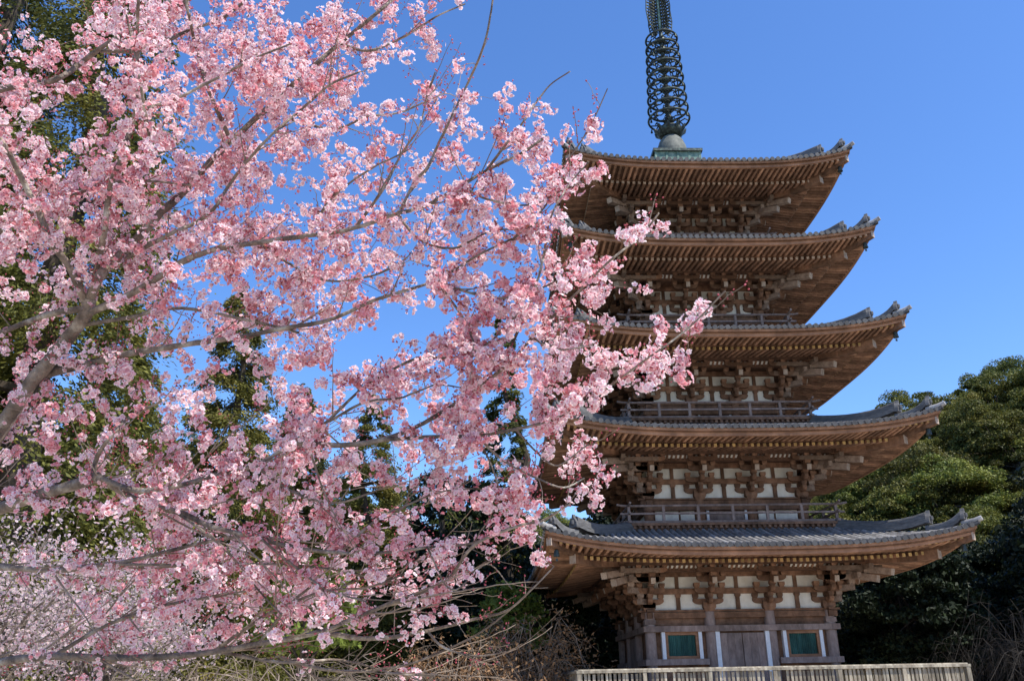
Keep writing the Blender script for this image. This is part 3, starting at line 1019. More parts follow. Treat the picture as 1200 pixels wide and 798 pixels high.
def broadleaf(name, rng, Rr, H, leafm, n=7000, size=.3, low=False):
    """a rounded evergreen: clumps of small leaves round an uneven crown"""
    root = empty(name)
    nc = 74
    C, Rad = [], []
    for i in range(nc):
        d = rng.normal(size=3); d /= np.linalg.norm(d)
        if d[2] < -.35 and not low: d[2] *= -1
        q = rng.uniform(.45, 1.0) ** .5
        C.append((d[0] * Rr * q * .82, d[1] * Rr * q * .82, (H * .5 + d[2] * H * .46 * q) if low else (H * .60 + d[2] * H * .34 * q)))
        Rad.append(Rr * rng.uniform(.14, .30))
    C, Rad = np.array(C), np.array(Rad)
    k = rng.integers(0, nc, n)
    d = rng.normal(size=(n, 3)); d /= np.linalg.norm(d, axis=1, keepdims=True)
    d[:, 2] = np.where(d[:, 2] < -.2, -d[:, 2] * .8, d[:, 2])
    P = C[k] + d * Rad[k][:, None] * (rng.uniform(0, 1, (n, 1)) ** .35) * np.array((1, 1, .8))
    V, F = leaves(P, size, rng)
    np_mesh("crown", V, F, leafm, root)
    trunk_mesh("trunk", root, H * .75, Rr * .075, [(H * rng.uniform(.3, .55), C[i] * .9) for i in range(0, nc, 5)], rng)
    return root

def conifer(name, rng, Rr, H, leafm, n=9000, size=.34, base=.12, nb=130):
    """a cedar: drooping sprays in tiers along a straight trunk"""
    root = empty(name)
    Ps, Ds, limbs = [], [], []
    for i in range(nb):
        t = base + (1 - base) * (i + rng.uniform(0, 1)) / nb
        z = H * t
        L = Rr * (1 - t) ** .62 * rng.uniform(.65, 1.1) + .15
        az = rng.uniform(0, 2 * math.pi)
        o = np.array((math.cos(az), math.sin(az), 0))
        m = int(n / nb * (.35 + 1.3 * (1 - t)))
        q = rng.uniform(.15, 1, m) ** .6
        side = rng.normal(0, .27, m) * L * q ** .7
        sd_ = np.array((-o[1], o[0], 0))
        droop = -.30 * L * q ** 2 + rng.normal(0, .09, m) * L
        P = o * (L * q)[:, None] + sd_ * side[:, None] + np.array((0, 0, 1)) * (z + .12 * L * q + droop)[:, None]
        Ps.append(P)
        Ds.append(np.tile(o * .8 + np.array((0, 0, -.45)), (m, 1)) + sd_ * rng.normal(0, .5, (m, 1)))
        if i % 4 == 0 and t < .85: limbs.append((z, o * L * .8 + np.array((0, 0, z - .05 * L))))
    P = np.concatenate(Ps); D = np.concatenate(Ds)
    V, F = leaves(P, size, rng, .42, D / np.linalg.norm(D, axis=1, keepdims=True))
    np_mesh("crown", V, F, leafm, root)
    trunk_mesh("trunk", root, H * .97, H * .016 + .05, limbs, rng)
    return root

def polar(az, d):
    a = R(az)
    return CAM[0] + d * math.sin(a), CAM[1] + d * math.cos(a)
def gz(x, y): return GZ + float(hill_h(x, y))

rng = np.random.default_rng(5)
protos = [broadleaf("evergreen_tree", np.random.default_rng(20 + i), rr, hh, LEAF_A, 27000, .21, True) for i, (rr, hh) in enumerate(((4.2, 8.5), (3.6, 8), (4.8, 9), (3.4, 7)))]
used = set()

def plant(proto, x, y, sc, label, group, cat="tree", rz=None, zs=None):
    if proto.name not in used:
        used.add(proto.name); o = proto
    else:
        o = copy_tree(proto)
    o.location = (x, y, gz(x, y) - .15)
    o.rotation_euler = (0, 0, rng.uniform(0, 6.28) if rz is None else rz)
    o.scale = (sc, sc, sc * (zs or 1))
    return tag(o, label, cat, group)
# the wooded hill on the right, and its continuation to the left behind the blossoms
for i in range(92):
    az = 15.5 + 23 * ((i * .6180339) % 1)
    d = 64 + 46 * (i / 92) + rng.uniform(-2, 2)
    x, y = polar(az, d)
    plant(protos[i % 4], x, y, rng.uniform(.75, 1.15), "rounded sunlit evergreen tree in the woods covering the hill right of the pagoda", "evergreen trees on the hillside")
for i in range(46):
    az = -34 + 40 * ((i * .6180339) % 1)
    d = 66 + 40 * (i / 46)
    x, y = polar(az, d)
    plant(protos[i % 4], x, y, rng.uniform(.7, 1.0), "rounded evergreen tree on the far slope behind the pink blossoms", "evergreen trees behind the blossoms")
# small pines on the skyline
pine0 = conifer("pine_tree", np.random.default_rng(3), 1.8, 6.5, LEAF_B, 3500, .34)
for az, d, sc in ((22.3, 104, .8), (23.4, 108, 1.0), (31.6, 103, 1.15)):
    x, y = polar(az, d)
    plant(pine0, x, y, sc, {22.3: "small dark pine just right of the pagoda on the skyline", 23.4: "dark pointed pine poking above the sunlit skyline near the third roof tip", 31.6: "dark pine on the summit of the wooded hill"}[az], None)
# dark trees in the shade at the foot of the hill, and a tall unseen grove added out to the right to shade them
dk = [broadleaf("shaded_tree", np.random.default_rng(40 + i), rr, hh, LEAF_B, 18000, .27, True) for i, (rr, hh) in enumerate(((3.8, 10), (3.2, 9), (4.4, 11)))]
for i in range(26):
    az = 16.5 + 20 * ((i * .6180339) % 1)
    d = 48 + 16 * ((i * .7548) % 1)
    x, y = polar(az, d)
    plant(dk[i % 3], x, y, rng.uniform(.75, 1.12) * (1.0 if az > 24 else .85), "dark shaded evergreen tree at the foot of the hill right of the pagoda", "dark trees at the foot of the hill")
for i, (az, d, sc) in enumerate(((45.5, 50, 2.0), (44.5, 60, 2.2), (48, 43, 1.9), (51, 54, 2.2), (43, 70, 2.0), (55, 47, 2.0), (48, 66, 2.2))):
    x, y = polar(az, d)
    plant(dk[i % 3], x, y, sc, "tall unseen evergreen added out of frame at the right to cast shade", "added shade trees beyond the right edge")
# dark mass behind the left side of the pagoda
for i, (az, d, sc) in enumerate(((-8, 50, 1.15), (-5, 54, 1.25), (-2, 52, 1.3), (1.2, 56, 1.25), (4.5, 54, 1.2), (8, 58, 1.2), (-11, 55, 1.2), (-.5, 44, .8), (3.2, 45, .8), (6.5, 44, .75), (-4, 43, .85), (11, 50, 1.0), (-15, 52, 1.2), (-19, 54, 1.2))):
    x, y = polar(az, d)
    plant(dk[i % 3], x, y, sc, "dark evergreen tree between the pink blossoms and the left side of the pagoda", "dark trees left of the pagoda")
# cedars
c1 = conifer("cedar_tree", np.random.default_rng(8), 4.0, 30, LEAF_C, 130000, .16, .05, 210)
x, y = polar(-26.8, 25)
plant(c1, x, y, 1.0, "very tall cedar behind the blossoms at the upper left corner", None)
o = copy_tree(c1)
x, y = polar(-33.5, 29)
plant(o, x, y, 1.02, "very tall cedar cut by the left edge beside the corner cedar", None)
c2 = conifer("cedar_tree", np.random.default_rng(9), 3.9, 19, LEAF_C, 90000, .17, .05, 170)
for az, d, sc, lab in ((-15.8, 36, .93, "yellow green cedar behind the blossoms below the main fork"), (-22.5, 34, .82, "cedar behind the blossoms between the tall corner cedar and the main fork"), (-29.5, 33, .9, "cedar at the left edge under the lowest limb fork"), (-11.5, 40, .78, "smaller cedar behind the middle of the blossoms"), (-7.0, 42, .8, "cedar with yellowish tips left of the dark trees")):
    x, y = polar(az, d)
    plant(c2, x, y, sc, lab, None)
c3 = conifer("slender_cedar", np.random.default_rng(12), 2.3, 24, LEAF_C, 40000, .2, .1)
x, y = polar(1.7, 50)
plant(c3, x, y, .98, "slender dark cedar whose pointed top shows between blossoms and pagoda", None)
# the light green young tree next to the lowest roof
g1 = broadleaf("maple_tree", np.random.default_rng(61), 1.8, 6.0, LEAF_D, 3500, .22)
x, y = polar(2.0, 37)
plant(g1, x, y, .98, "light green young tree beside the left end of the lowest roof", None)
x, y = polar(-10.5, 26)
g2 = broadleaf("maple_tree", np.random.default_rng(62), 1.7, 5.4, LEAF_D, 3500, .2)
plant(g2, x, y, 1.0, "light green young tree showing through the lower blossoms", None)

# ---- bare shrubs
def twiggy(name, rng, Rr, H, m, n1=26, n2=9, droop=.3, r0=.03, leafm=None, nleaf=0):
    root = empty(name)
    mb = MB(); tips = []
    for i in range(n1):
        az = rng.uniform(0, 2 * math.pi)
        o = np.array((math.cos(az), math.sin(az), 0))
        L = Rr * rng.uniform(.5, 1.0)
        hh = H * rng.uniform(.55, 1.0)
        b0 = np.array((rng.normal(0, .1), rng.normal(0, .1), 0)) * Rr
        pts = [b0, b0 + o * L * .25 + np.array((0, 0, hh * .55)), b0 + o * L * .6 + np.array((0, 0, hh * .95)), b0 + o * L + np.array((0, 0, hh * (1 - droop)))]
        fine = [np.array([np.interp(t, [0, .35, .7, 1], [p[k] for p in pts]) for k in range(3)]) + rng.normal(0, .02 * Rr, 3) * (t > 0) for t in np.linspace(0, 1, 9)]
        mb.tube(fine, [r0 * (1 - .8 * t) for t in np.linspace(0, 1, 9)], 5)
        for j in range(n2):
            t = rng.uniform(.25, 1)
            q = fine[min(8, int(t * 8))]
            d = o * rng.uniform(.1, 1) + rng.normal(0, .7, 3); d[2] -= droop * rng.uniform(-.6, 1.6)
            d *= Rr * rng.uniform(.14, .4) / np.linalg.norm(d)
            e1 = q + d * .5 + rng.normal(0, .03 * Rr, 3)
            e2 = q + d + np.array((0, 0, -droop * .25 * Rr))
            mb.tube([q, e1, e2], [r0 * .3, r0 * .22, r0 * .1], 3, False)
            tips += [e1, e2]
    mb.build("stem", m, root)
    if leafm:
        T = np.array(tips)
        k = rng.integers(0, len(T), nleaf)
        P = T[k] + rng.normal(0, .07 * Rr, (nleaf, 3))
        V, F = leaves(P, .16, rng, .35)
        np_mesh("leaf_cluster", V, F, leafm, root)
    return root
def put(o, az, d, label, cat, group=None, sc=1.0, dz=0.0):
    x, y = polar(az, d)
    o.location = (x, y, gz(x, y) + dz - .05); o.scale = (sc,) * 3
    return tag(o, label, cat, group)
put(twiggy("bare_tree", np.random.default_rng(70), 3.6, 5.2, DRY_DK, 34, 16, .55, .03), 31.2, 42, "grey leafless weeping tree in the shade at the lower right", "tree")
put(twiggy("bare_tree", np.random.default_rng(71), 2.6, 4.2, DRY_DK, 26, 14, .5, .025), 28.2, 46, "smaller leafless tree between the fence end and the weeping one", "tree")
put(twiggy("withered_shrub", np.random.default_rng(72), 2.6, 4.6, DRY, 26, 14, .45, .028, BROWNLEAF, 3800), 3.2, 33, "brown withered shrub just left of the pagoda base", "shrub")
put(twiggy("withered_shrub", np.random.default_rng(73), 2.4, 3.5, DRY, 26, 14, .45, .028, BROWNLEAF, 3800), -1.4, 31, "brown withered shrub under the lowest blossoming branches", "shrub")
sh = twiggy("bare_shrub", np.random.default_rng(74), 1.9, 2.25, DRY, 46, 16, .3, .016)
for i, (az, d, sc, lab) in enumerate(((-24, 13, 1.0, "pale leafless shrub at the bottom left corner"), (-17, 14, 1.05, "pale leafless shrub between the corner one and the lowest limb"), (-11, 15, 1.05, "pale leafless shrub under the middle of the lowest limb"), (-6, 17, .95, "pale leafless shrub at the right end of the row of bare shrubs"))):
    o = sh if i == 0 else copy_tree(sh)
    o.rotation_euler = (0, 0, i * 1.7)
    put(o, az, d, lab, "shrub", "bare shrubs along the bottom", sc)

# ------------------------------------------------------------------ cherry trees
PETAL = mat("cherry_petal", (.97, .97, .97), (1, 1, 1), 20, rough=.7, tone=True, trans=.46, spec=.1)
BUDM = mat("cherry_bud", (.42, .07, .09), (.62, .16, .19), 30, rough=.6, island=.3, trans=.2)
LEAFRED = mat("young_red_leaf", (.22, .055, .035), (.36, .13, .06), 30, rough=.6, island=.3, trans=.2)
CBARK = mat("cherry_bark", (.085, .065, .05), (.27, .215, .165), 9, (1, 1, 1), .9, bump=.9, bscale=55, c3=(.50, .45, .36), stain=.35)
TWIGM = mat("cherry_twig", (.15, .10, .07), (.35, .28, .205), 14, rough=.9, island=.3)

def flowers(P, Nrm, rad, cup, rng, pal):
    """five petalled flowers: 21 vertices and 5 petals each; returns vertices, petals, tones"""
    n = len(P)
    b = rng.normal(size=(n, 3)); b -= Nrm * (Nrm * b).sum(1, keepdims=True); b /= np.linalg.norm(b, axis=1, keepdims=True)
    c = np.cross(Nrm, b)
    V = np.empty((n, 21, 3)); T = np.empty((n, 21, 3))
    base = pal[rng.integers(0, len(pal), n)] * rng.uniform(.9, 1.08, (n, 1))
    V[:, 0] = P
    T[:, 0] = base * np.array((.82, .42, .52))
    prof = ((-.42, .50, .55), (-.30, .93, 1.0), (.30, .93, 1.0), (.42, .50, .55))
    for k in range(5):
        a = 2 * math.pi * k / 5
        dirr = math.cos(a) * b + math.sin(a) * c
        sid = -math.sin(a) * b + math.cos(a) * c
        bend = cup * rng.uniform(.6, 1.4, n)
        for j, (sx, sr, st) in enumerate(prof):
            h = bend * sr ** 1.3
            V[:, 1 + 4 * k + j] = P + rad[:, None] * (sid * sx + dirr * (sr * np.sqrt(np.maximum(.05, 1 - .6 * bend ** 2)))[:, None] + Nrm * h[:, None])
            T[:, 1 + 4 * k + j] = base * (np.array((.97, .80, .85)) if j in (0, 3) else 1.0)
    F = np.array([[0, 1 + 4 * k, 2 + 4 * k, 3 + 4 * k, 4 + 4 * k] for k in range(5)])
    F = (F[None] + (21 * np.arange(n))[:, None, None]).reshape(-1, 5)
    return V.reshape(-1, 3), F, np.clip(T, 0, 1).reshape(-1, 3)

def buds(P, D, ln, wd, rng):
    """elongated octahedra"""
    n = len(P)
    b = rng.normal(size=(n, 3)); b -= D * (D * b).sum(1, keepdims=True); b /= np.linalg.norm(b, axis=1, keepdims=True)
    c = np.cross(D, b)
    ln, wd = ln[:, None], wd[:, None]
    V = np.stack((P, P + D * ln * .6 + b * wd, P + D * ln * .6 + c * wd, P + D * ln * .6 - b * wd, P + D * ln * .6 - c * wd, P + D * ln), 1)
    F = np.array([(0, 2, 1), (0, 3, 2), (0, 4, 3), (0, 1, 4), (5, 1, 2), (5, 2, 3), (5, 3, 4), (5, 4, 1)])
    F = (F[None] + (6 * np.arange(n))[:, None, None]).reshape(-1, 3)
    return V.reshape(-1, 3), F

# main limbs read from the photograph: pixels, thickness in pixels and distance in metres at either end
LIMBS = [
 # the leader and what springs from its fork
 ([(-60, 640), (-20, 540), (25, 465), (66, 415), (99, 371), (105, 350)], 15, 11, 5.6, 5.3),
 ([(105, 350), (118, 322), (140, 300), (165, 275), (190, 248), (215, 225), (255, 178), (270, 163), (325, 112), (365, 75), (395, 50), (440, 15), (470, -10)], 8.5, 2.6, 5.3, 5.9),
 ([(105, 350), (115, 310), (122, 270), (127, 222), (140, 185), (155, 140), (163, 100), (161, 55), (162, 0), (165, -40)], 5, 1.8, 5.3, 4.7),
 ([(175, 160), (166, 110), (158, 70), (148, 22), (138, -12)], 2.2, 1.4, 4.8, 4.6),
 ([(100, 355), (80, 310), (60, 285), (45, 250), (30, 220), (10, 180), (-15, 140), (-40, 90)], 5, 3, 5.3, 4.8),
 ([(102, 368), (150, 346), (185, 325), (210, 308), (250, 292), (300, 283), (360, 275), (418, 265), (465, 250), (500, 240), (540, 218), (570, 200), (610, 180), (640, 160)], 5, 1.6, 5.3, 4.6),
 ([(103, 380), (154, 371), (215, 360), (298, 376), (350, 390)], 3, 1.6, 5.35, 5.0),
 ([(95, 362), (60, 368), (30, 378), (0, 390), (-50, 402)], 4.5, 3, 5.3, 5.5),
 ([(48, 440), (90, 430), (150, 415), (210, 406), (280, 397), (330, 388), (380, 380), (432, 357), (465, 346), (512, 330), (560, 300), (600, 280)], 7, 1.6, 5.5, 4.6),
 ([(149, 302), (179, 285), (204, 272), (234, 258), (254, 239), (270, 214), (310, 165), (350, 130), (385, 100), (420, 85)], 3, 1.3, 5.3, 5.0),
 ([(268, 160), (241, 100), (231, 63), (221, 20), (214, -20)], 3, 1.6, 5.6, 5.3),
 ([(170, 128), (208, 115), (250, 95), (298, 70), (340, 52)], 2.6, 1.2, 4.8, 5.0),
 # upper left
 ([(-60, 118), (0, 105), (38, 98), (65, 93), (93, 75), (120, 55), (160, 33), (200, 12), (240, -12)], 6.5, 2.8, 5.6, 5.4),
 ([(118, 60), (153, 60), (185, 53), (220, 35), (250, 25), (273, 12), (300, -10)], 3, 1.6, 5.5, 5.4),
 ([(-50, 300), (0, 272), (36, 252), (83, 230), (130, 214), (175, 212), (230, 218)], 4, 1.3, 5.5, 5.2),
 # lower limb and its two arms
 ([(-90, 640), (-40, 612), (0, 594), (50, 578), (90, 567), (115, 559)], 12, 9, 5.5, 4.9),
 ([(115, 559), (160, 575), (205, 571), (250, 559), (300, 546), (350, 519), (385, 494), (425, 455), (450, 438)], 5.5, 2, 4.9, 4.7),
 ([(350, 519), (400, 522), (450, 515), (490, 500), (535, 473), (586, 437), (626, 397), (671, 352), (716, 307), (750, 279), (772, 250)], 4, 1.2, 4.8, 4.2),
 ([(450, 515), (500, 512), (558, 510), (605, 503), (648, 493), (680, 475), (716, 454), (761, 420), (806, 386), (850, 341)], 3, 1.0, 4.6, 4.05),
 ([(115, 560), (165, 587), (215, 600), (250, 615), (300, 626), (345, 638), (400, 645), (450, 645), (500, 640), (550, 636), (580, 625)], 6, 1.6, 4.9, 4.4),
 ([(108, 562), (114, 535), (128, 512), (150, 490), (190, 470)], 3.5, 1.4, 4.9, 4.7),
 ([(300, 626), (340, 660), (380, 690), (430, 705)], 2, 1.1, 4.7, 4.5),
 ([(205, 598), (260, 640), (300, 690), (330, 720)], 2.2, 1.1, 4.8, 4.7),
 # thin level limb
 ([(-50, 660), (0, 664), (70, 668), (100, 665), (150, 658), (200, 645), (250, 633), (290, 628)], 4.5, 1.8, 5.2, 4.9),
 ([(140, 661), (200, 662), (270, 660), (340, 662), (400, 668)], 2.2, 1.2, 5.1, 4.8),
 # lowest limb
 ([(-80, 790), (0, 776), (60, 770), (120, 772), (180, 772), (250, 766), (300, 757), (366, 745), (421, 722), (472, 701), (520, 682), (553, 640), (604, 617), (637, 609), (668, 590)], 8, 1.8, 5.3, 4.3),
 ([(388, 742), (425, 748), (461, 747), (502, 740), (557, 727), (593, 716), (623, 690), (645, 668)], 3.6, 1.0, 4.9, 4.5),
 ([(502, 741), (520, 758), (557, 767), (593, 763)], 1.8, .8, 4.7, 4.6),
 ([(330, 770), (380, 784), (428, 786), (476, 780), (520, 763), (557, 745), (593, 719), (615, 698)], 2.4, .9, 5.0, 4.5),
 ([(260, 764), (330, 776), (400, 776), (460, 790), (510, 792)], 2.4, 1, 5.1, 4.8),
 ([(250, 764), (290, 735), (330, 712), (380, 695), (430, 690), (480, 670)], 3, 1.2, 5.1, 4.7),
 ([(60, 770), (120, 735), (180, 712), (240, 700), (300, 690)], 3, 1.3, 5.2, 4.9),
 # long whips
 ([(470, 245), (485, 215), (501, 195), (510, 177), (525, 144), (546, 99), (567, 51), (577, 0), (580, -20)], 2.2, 1.2, 4.8, 4.6),
 ([(600, 282), (640, 240), (660, 195), (690, 150), (712, 104)], 1.8, .7, 4.6, 4.4),
 ([(570, 200), (600, 160), (625, 125), (645, 100), (668, 84)], 1.9, .8, 4.7, 4.6),
 ([(586, 437), (610, 380), (630, 330), (640, 290), (648, 250), (668, 215), (690, 190)], 2.4, .9, 4.5, 4.3),
 ([(626, 397), (650, 410), (690, 405), (700, 400)], 1.5, .8, 4.4, 4.3),
 ([(558, 510), (590, 540), (630, 560), (660, 570), (685, 560)], 2, .9, 4.5, 4.2),
 ([(512, 330), (540, 370), (560, 410), (590, 430)], 2, 1, 4.7, 4.5),
 ([(395, 50), (430, 60), (470, 45), (510, 20), (545, 5)], 2.2, .9, 5.8, 5.6),
 ([(340, 140), (390, 150), (430, 135), (470, 130), (520, 110)], 2.2, .9, 5.5, 5.2),
 ([(418, 265), (450, 220), (470, 180), (490, 150), (500, 110), (510, 85)], 2.2, .9, 5.0, 4.8),
 ([(540, 218), (575, 235), (620, 240), (655, 225), (690, 210)], 1.8, .8, 4.7, 4.4),
 ([(512, 330), (555, 345), (600, 350), (640, 335), (668, 318), (700, 322)], 2, .9, 4.7, 4.3),
 ([(450, 438), (490, 420), (540, 418), (580, 395), (610, 365), (628, 350)], 2, .9, 4.7, 4.4),
 ([(465, 250), (490, 280), (530, 290), (575, 270), (615, 268), (640, 255)], 2, .9, 4.9, 4.5),
 ([(385, 494), (430, 470), (470, 466), (510, 452), (545, 455)], 2, .9, 4.7, 4.5),
 ([(400, 645), (440, 610), (480, 590), (520, 575), (560, 572)], 2, .9, 4.7, 4.5),
 ([(300, 546), (340, 575), (390, 590), (430, 580), (470, 560)], 2.2, 1, 4.8, 4.6),
 ([(300, 283), (340, 310), (380, 330), (430, 325), (470, 310)], 2.2, 1, 5.2, 4.9),
 ([(360, 275), (390, 230), (430, 200), (460, 185), (480, 175)], 2, .9, 5.1, 4.9),
 ([(300, 757), (350, 700), (400, 672), (450, 668), (500, 655)], 2.2, 1, 5.0, 4.7),
 ([(604, 503), (630, 530), (655, 545), (690, 520)], 1.6, .8, 4.5, 4.3),
 ([(558, 510), (575, 545), (590, 585), (610, 600)], 1.6, .8, 4.5, 4.4),
 ([(500, 640), (530, 690), (570, 660), (600, 690)], 1.4, .7, 4.5, 4.5),
]
CH = tag(empty("cherry_tree"), "large pink blossoming cherry tree whose branches fill the left half in front of the pagoda", "cherry tree")
base = at(-150, 760, 5.7); base[2] = GZ
CH.location = base
def loc(P): return np.asarray(P) - base

def resample(pts, step):
    pts = np.asarray(pts, float)
    # smooth with Catmull-Rom, then even steps
    out = []
    ext = np.vstack((2 * pts[0] - pts[1], pts, 2 * pts[-1] - pts[-2]))
    for i in range(1, len(ext) - 2):
        p0, p1, p2, p3 = ext[i - 1:i + 3]
        n = max(2, int(np.linalg.norm(p2 - p1) / step) + 1)
        for t in np.linspace(0, 1, n, endpoint=False):
            out.append(.5 * ((2 * p1) + (p2 - p0) * t + (2 * p0 - 5 * p1 + 4 * p2 - p3) * t * t + (3 * p1 - p0 - 3 * p2 + p3) * t ** 3))
    out.append(pts[-1])
    return np.array(out)

crng = np.random.default_rng(77)
nodes, tans, rads = [], [], []
def limb_obj(name, P, r, m=CBARK, n=9, parent=CH):
    mb = MB()
    mb.tube([tuple(p) for p in loc(P)], [float(x) for x in r], n)
    return mb.build(name, m, parent, True)
# the trunk, out of the frame at the left
tops = [at(-60, 640, 5.6), at(-90, 640, 5.5), at(-60, 118, 5.6), at(-80, 790, 5.3)]
tp = resample([base - np.array((0, 0, .1)), base + np.array((0, .02, .35)), at(-140, 690, 5.65), at(-60, 640, 5.6)], .06)
limb_obj("trunk", tp, np.linspace(.16, .066, len(tp)), n=12)
for link_pts, r0, r1 in (([at(-143, 735, 5.68), at(-110, 790, 5.5), at(-80, 790, 5.3)], .07, .045), ([at(-141, 700, 5.66), at(-120, 655, 5.55), at(-90, 640, 5.5)], .085, .065),
                         ([at(-140, 690, 5.65), at(-150, 500, 5.7), at(-130, 250, 5.7), at(-60, 118, 5.6)], .06, .036), ([at(-146, 420, 5.7), at(-100, 330, 5.6), at(-50, 300, 5.5)], .03, .022),
                         ([at(-110, 650, 5.55), at(-80, 658, 5.35), at(-50, 660, 5.2)], .035, .024)):
    P = resample(link_pts, .05)
    limb_obj("branch", P, np.linspace(r0, r1, len(P)))
for px, r0, r1, d0, d1 in LIMBS:
    L = np.cumsum([0] + [math.hypot(px[i + 1][0] - px[i][0], px[i + 1][1] - px[i][1]) for i in range(len(px) - 1)])
    ctl = []
    for i, (x, y) in enumerate(px):
        t = L[i] / L[-1]
        ctl.append(at(x, y, d0 + (d1 - d0) * t + (.10 * math.sin(5 * t + x) if 0 < i < len(px) - 1 else 0)))
    P = resample(ctl, .035)
    t = np.linspace(0, 1, len(P))
    dd = d0 + (d1 - d0) * t
    r = (r0 + (r1 - r0) * t ** .8) / FPX * dd * np.where(r0 > 5, .70, .9)
    P = P + np.cumsum(crng.normal(0, .0012, P.shape), 0) * np.sin(math.pi * t)[:, None]
    r = r * (1 + .07 * np.sin(np.arange(len(P)) * .9 + crng.uniform(0, 6)) * crng.uniform(.3, 1, len(P)))
    limb_obj("branch", P, r)
    T = np.gradient(P, axis=0); T /= np.linalg.norm(T, axis=1, keepdims=True)
    nodes.append(P); tans.append(T); rads.append(r)
nodes, tans, rads = np.concatenate(nodes), np.concatenate(tans), np.concatenate(rads)
npx, npy = topx(nodes)
ndep = (nodes - CAM) @ FWD

# how thick the blossom stands, cell by cell (50 px), read from the photograph
DENS = """
7 5 6 8 7 8 8 8 4 6 4 0 0 0 0 0 0
7 5 5 8 7 8 8 8 7 5 2 1 0 0 0 0 0
8 5 7 7 6 7 8 7 5 4 5 6 2 1 0 0 0
8 7 7 8 7 8 8 6 3 2 5 5 7 4 0 0 0
9 8 8 8 8 8 8 7 4 5 6 7 8 6 0 0 0
8 8 8 7 7 7 8 8 7 7 7 7 8 7 4 2 0
7 5 6 7 5 7 5 8 7 5 7 7 8 7 4 0 0
3 3 3 3 3 5 7 7 6 4 7 8 8 3 1 4 5
4 4 6 4 3 4 6 8 8 8 8 8 7 6 6 5 0
6 7 6 3 8 8 8 8 8 6 8 8 6 7 2 0 0
8 7 6 5 7 8 8 7 6 7 6 5 4 5 0 0 0
7 7 7 8 7 7 8 8 5 3 6 5 7 5 0 0 0
2 2 6 8 7 6 8 8 8 7 3 3 5 1 0 0 0
2 2 6 7 6 7 8 7 8 7 7 4 1 0 0 0 0
3 4 6 7 6 5 6 4 3 2 1 1 0 0 0 0 0
1 2 2 2 1 1 1 1 0 1 0 0 0 0 0 0 0
"""
G = np.array([[int(c) for c in l.split()] for l in DENS.strip().splitlines()])
Gp = np.pad(G, ((4, 0), (4, 0)), mode='edge')           # the crown goes on beyond the frame
Gp[:4, :] = (Gp[:4, :] * np.array([0, .12, .3, .55])[:, None]).astype(int)
Gp[:, :4] = (Gp[:, :4] * np.array([.3, .5, .7, .85])[None]).astype(int)
att, aside = [], []
for r_ in range(Gp.shape[0]):
    for c_ in range(Gp.shape[1]):
        m = crng.poisson((31.0 if c_ > 11 else 39.0) * (.78 if r_ > 12 else 1.0) * (Gp[r_, c_] / 9) ** 1.5)
        for _ in range(m):
            x, y = (c_ - 4 + crng.uniform()) * 50, (r_ - 4 + crng.uniform()) * 50
            dist2 = (npx - x) ** 2 + (npy - y) ** 2
            # blossom sits along the limbs, loosely so in the thick of the crown
            wid = 25 if x > 400 else 40
            if x > 0 and y > 0 and crng.uniform() > math.exp(-float(dist2.min()) / wid ** 2): continue
            if (x < 0 or y < 0) and crng.uniform() > .5: continue
            near = np.argpartition(dist2, 30)[:30]
            d = ndep[crng.choice(near)] + crng.normal(.08, .19)
            if crng.uniform() < .36 and x < 520: d += crng.uniform(.3, 1.9)
            if att and crng.uniform() < .42:
                att.append(att[-1] + crng.normal(0, .05, 3))
            else:
                att.append(at(x, y, max(3.7, d)))
att = np.array(att)
# twigs grow from the limbs towards the places where blossom stands, nearest first
d0 = np.array([np.min(np.linalg.norm(nodes - a, axis=1)) for a in att])
order = np.argsort(d0)
NP, NT, NR = list(nodes[::2]), list(tans[::2]), list(rads[::2])
cap = len(NP) + 16 * len(att) + 10
AP, AT, AR = np.empty((cap, 3)), np.empty((cap, 3)), np.empty(cap)
cnt = len(NP)
AP[:cnt], AT[:cnt], AR[:cnt] = NP, NT, NR
twigs = []
for i in order:
    a = att[i]
    v = a - AP[:cnt]
    ln = np.linalg.norm(v, axis=1) + 1e-6
    cosv = (v * AT[:cnt]).sum(1) / ln
    k = int(np.argmin(ln * (1.45 - .55 * cosv)))
    p, t, L = AP[k], AT[k], ln[k]
    if L < .02: continue
    dirn = v[k] / L
    c1 = p + (t * .55 + dirn * .45) * L * .35
    c2 = a - (dirn * .8 + np.array((0, 0, .25)) + crng.normal(0, .22, 3)) * L * .33
    n = max(3, min(14, int(L / .04) + 2))
    s_ = np.linspace(0, 1, n)[:, None]
    P = (1 - s_) ** 3 * p + 3 * (1 - s_) ** 2 * s_ * c1 + 3 * (1 - s_) * s_ ** 2 * c2 + s_ ** 3 * a
    P[1:-1] += crng.normal(0, .006, P[1:-1].shape)
    r0 = min(AR[k] * .75, .0022 + .0055 * L)
    r = np.linspace(r0, max(.0014, r0 * .45), n)
    T = np.gradient(P, axis=0); T /= np.linalg.norm(T, axis=1, keepdims=True)
    AP[cnt:cnt + n - 1], AT[cnt:cnt + n - 1], AR[cnt:cnt + n - 1] = P[1:], T[1:], r[1:]
    cnt += n - 1
    twigs.append((P, r, T, L))
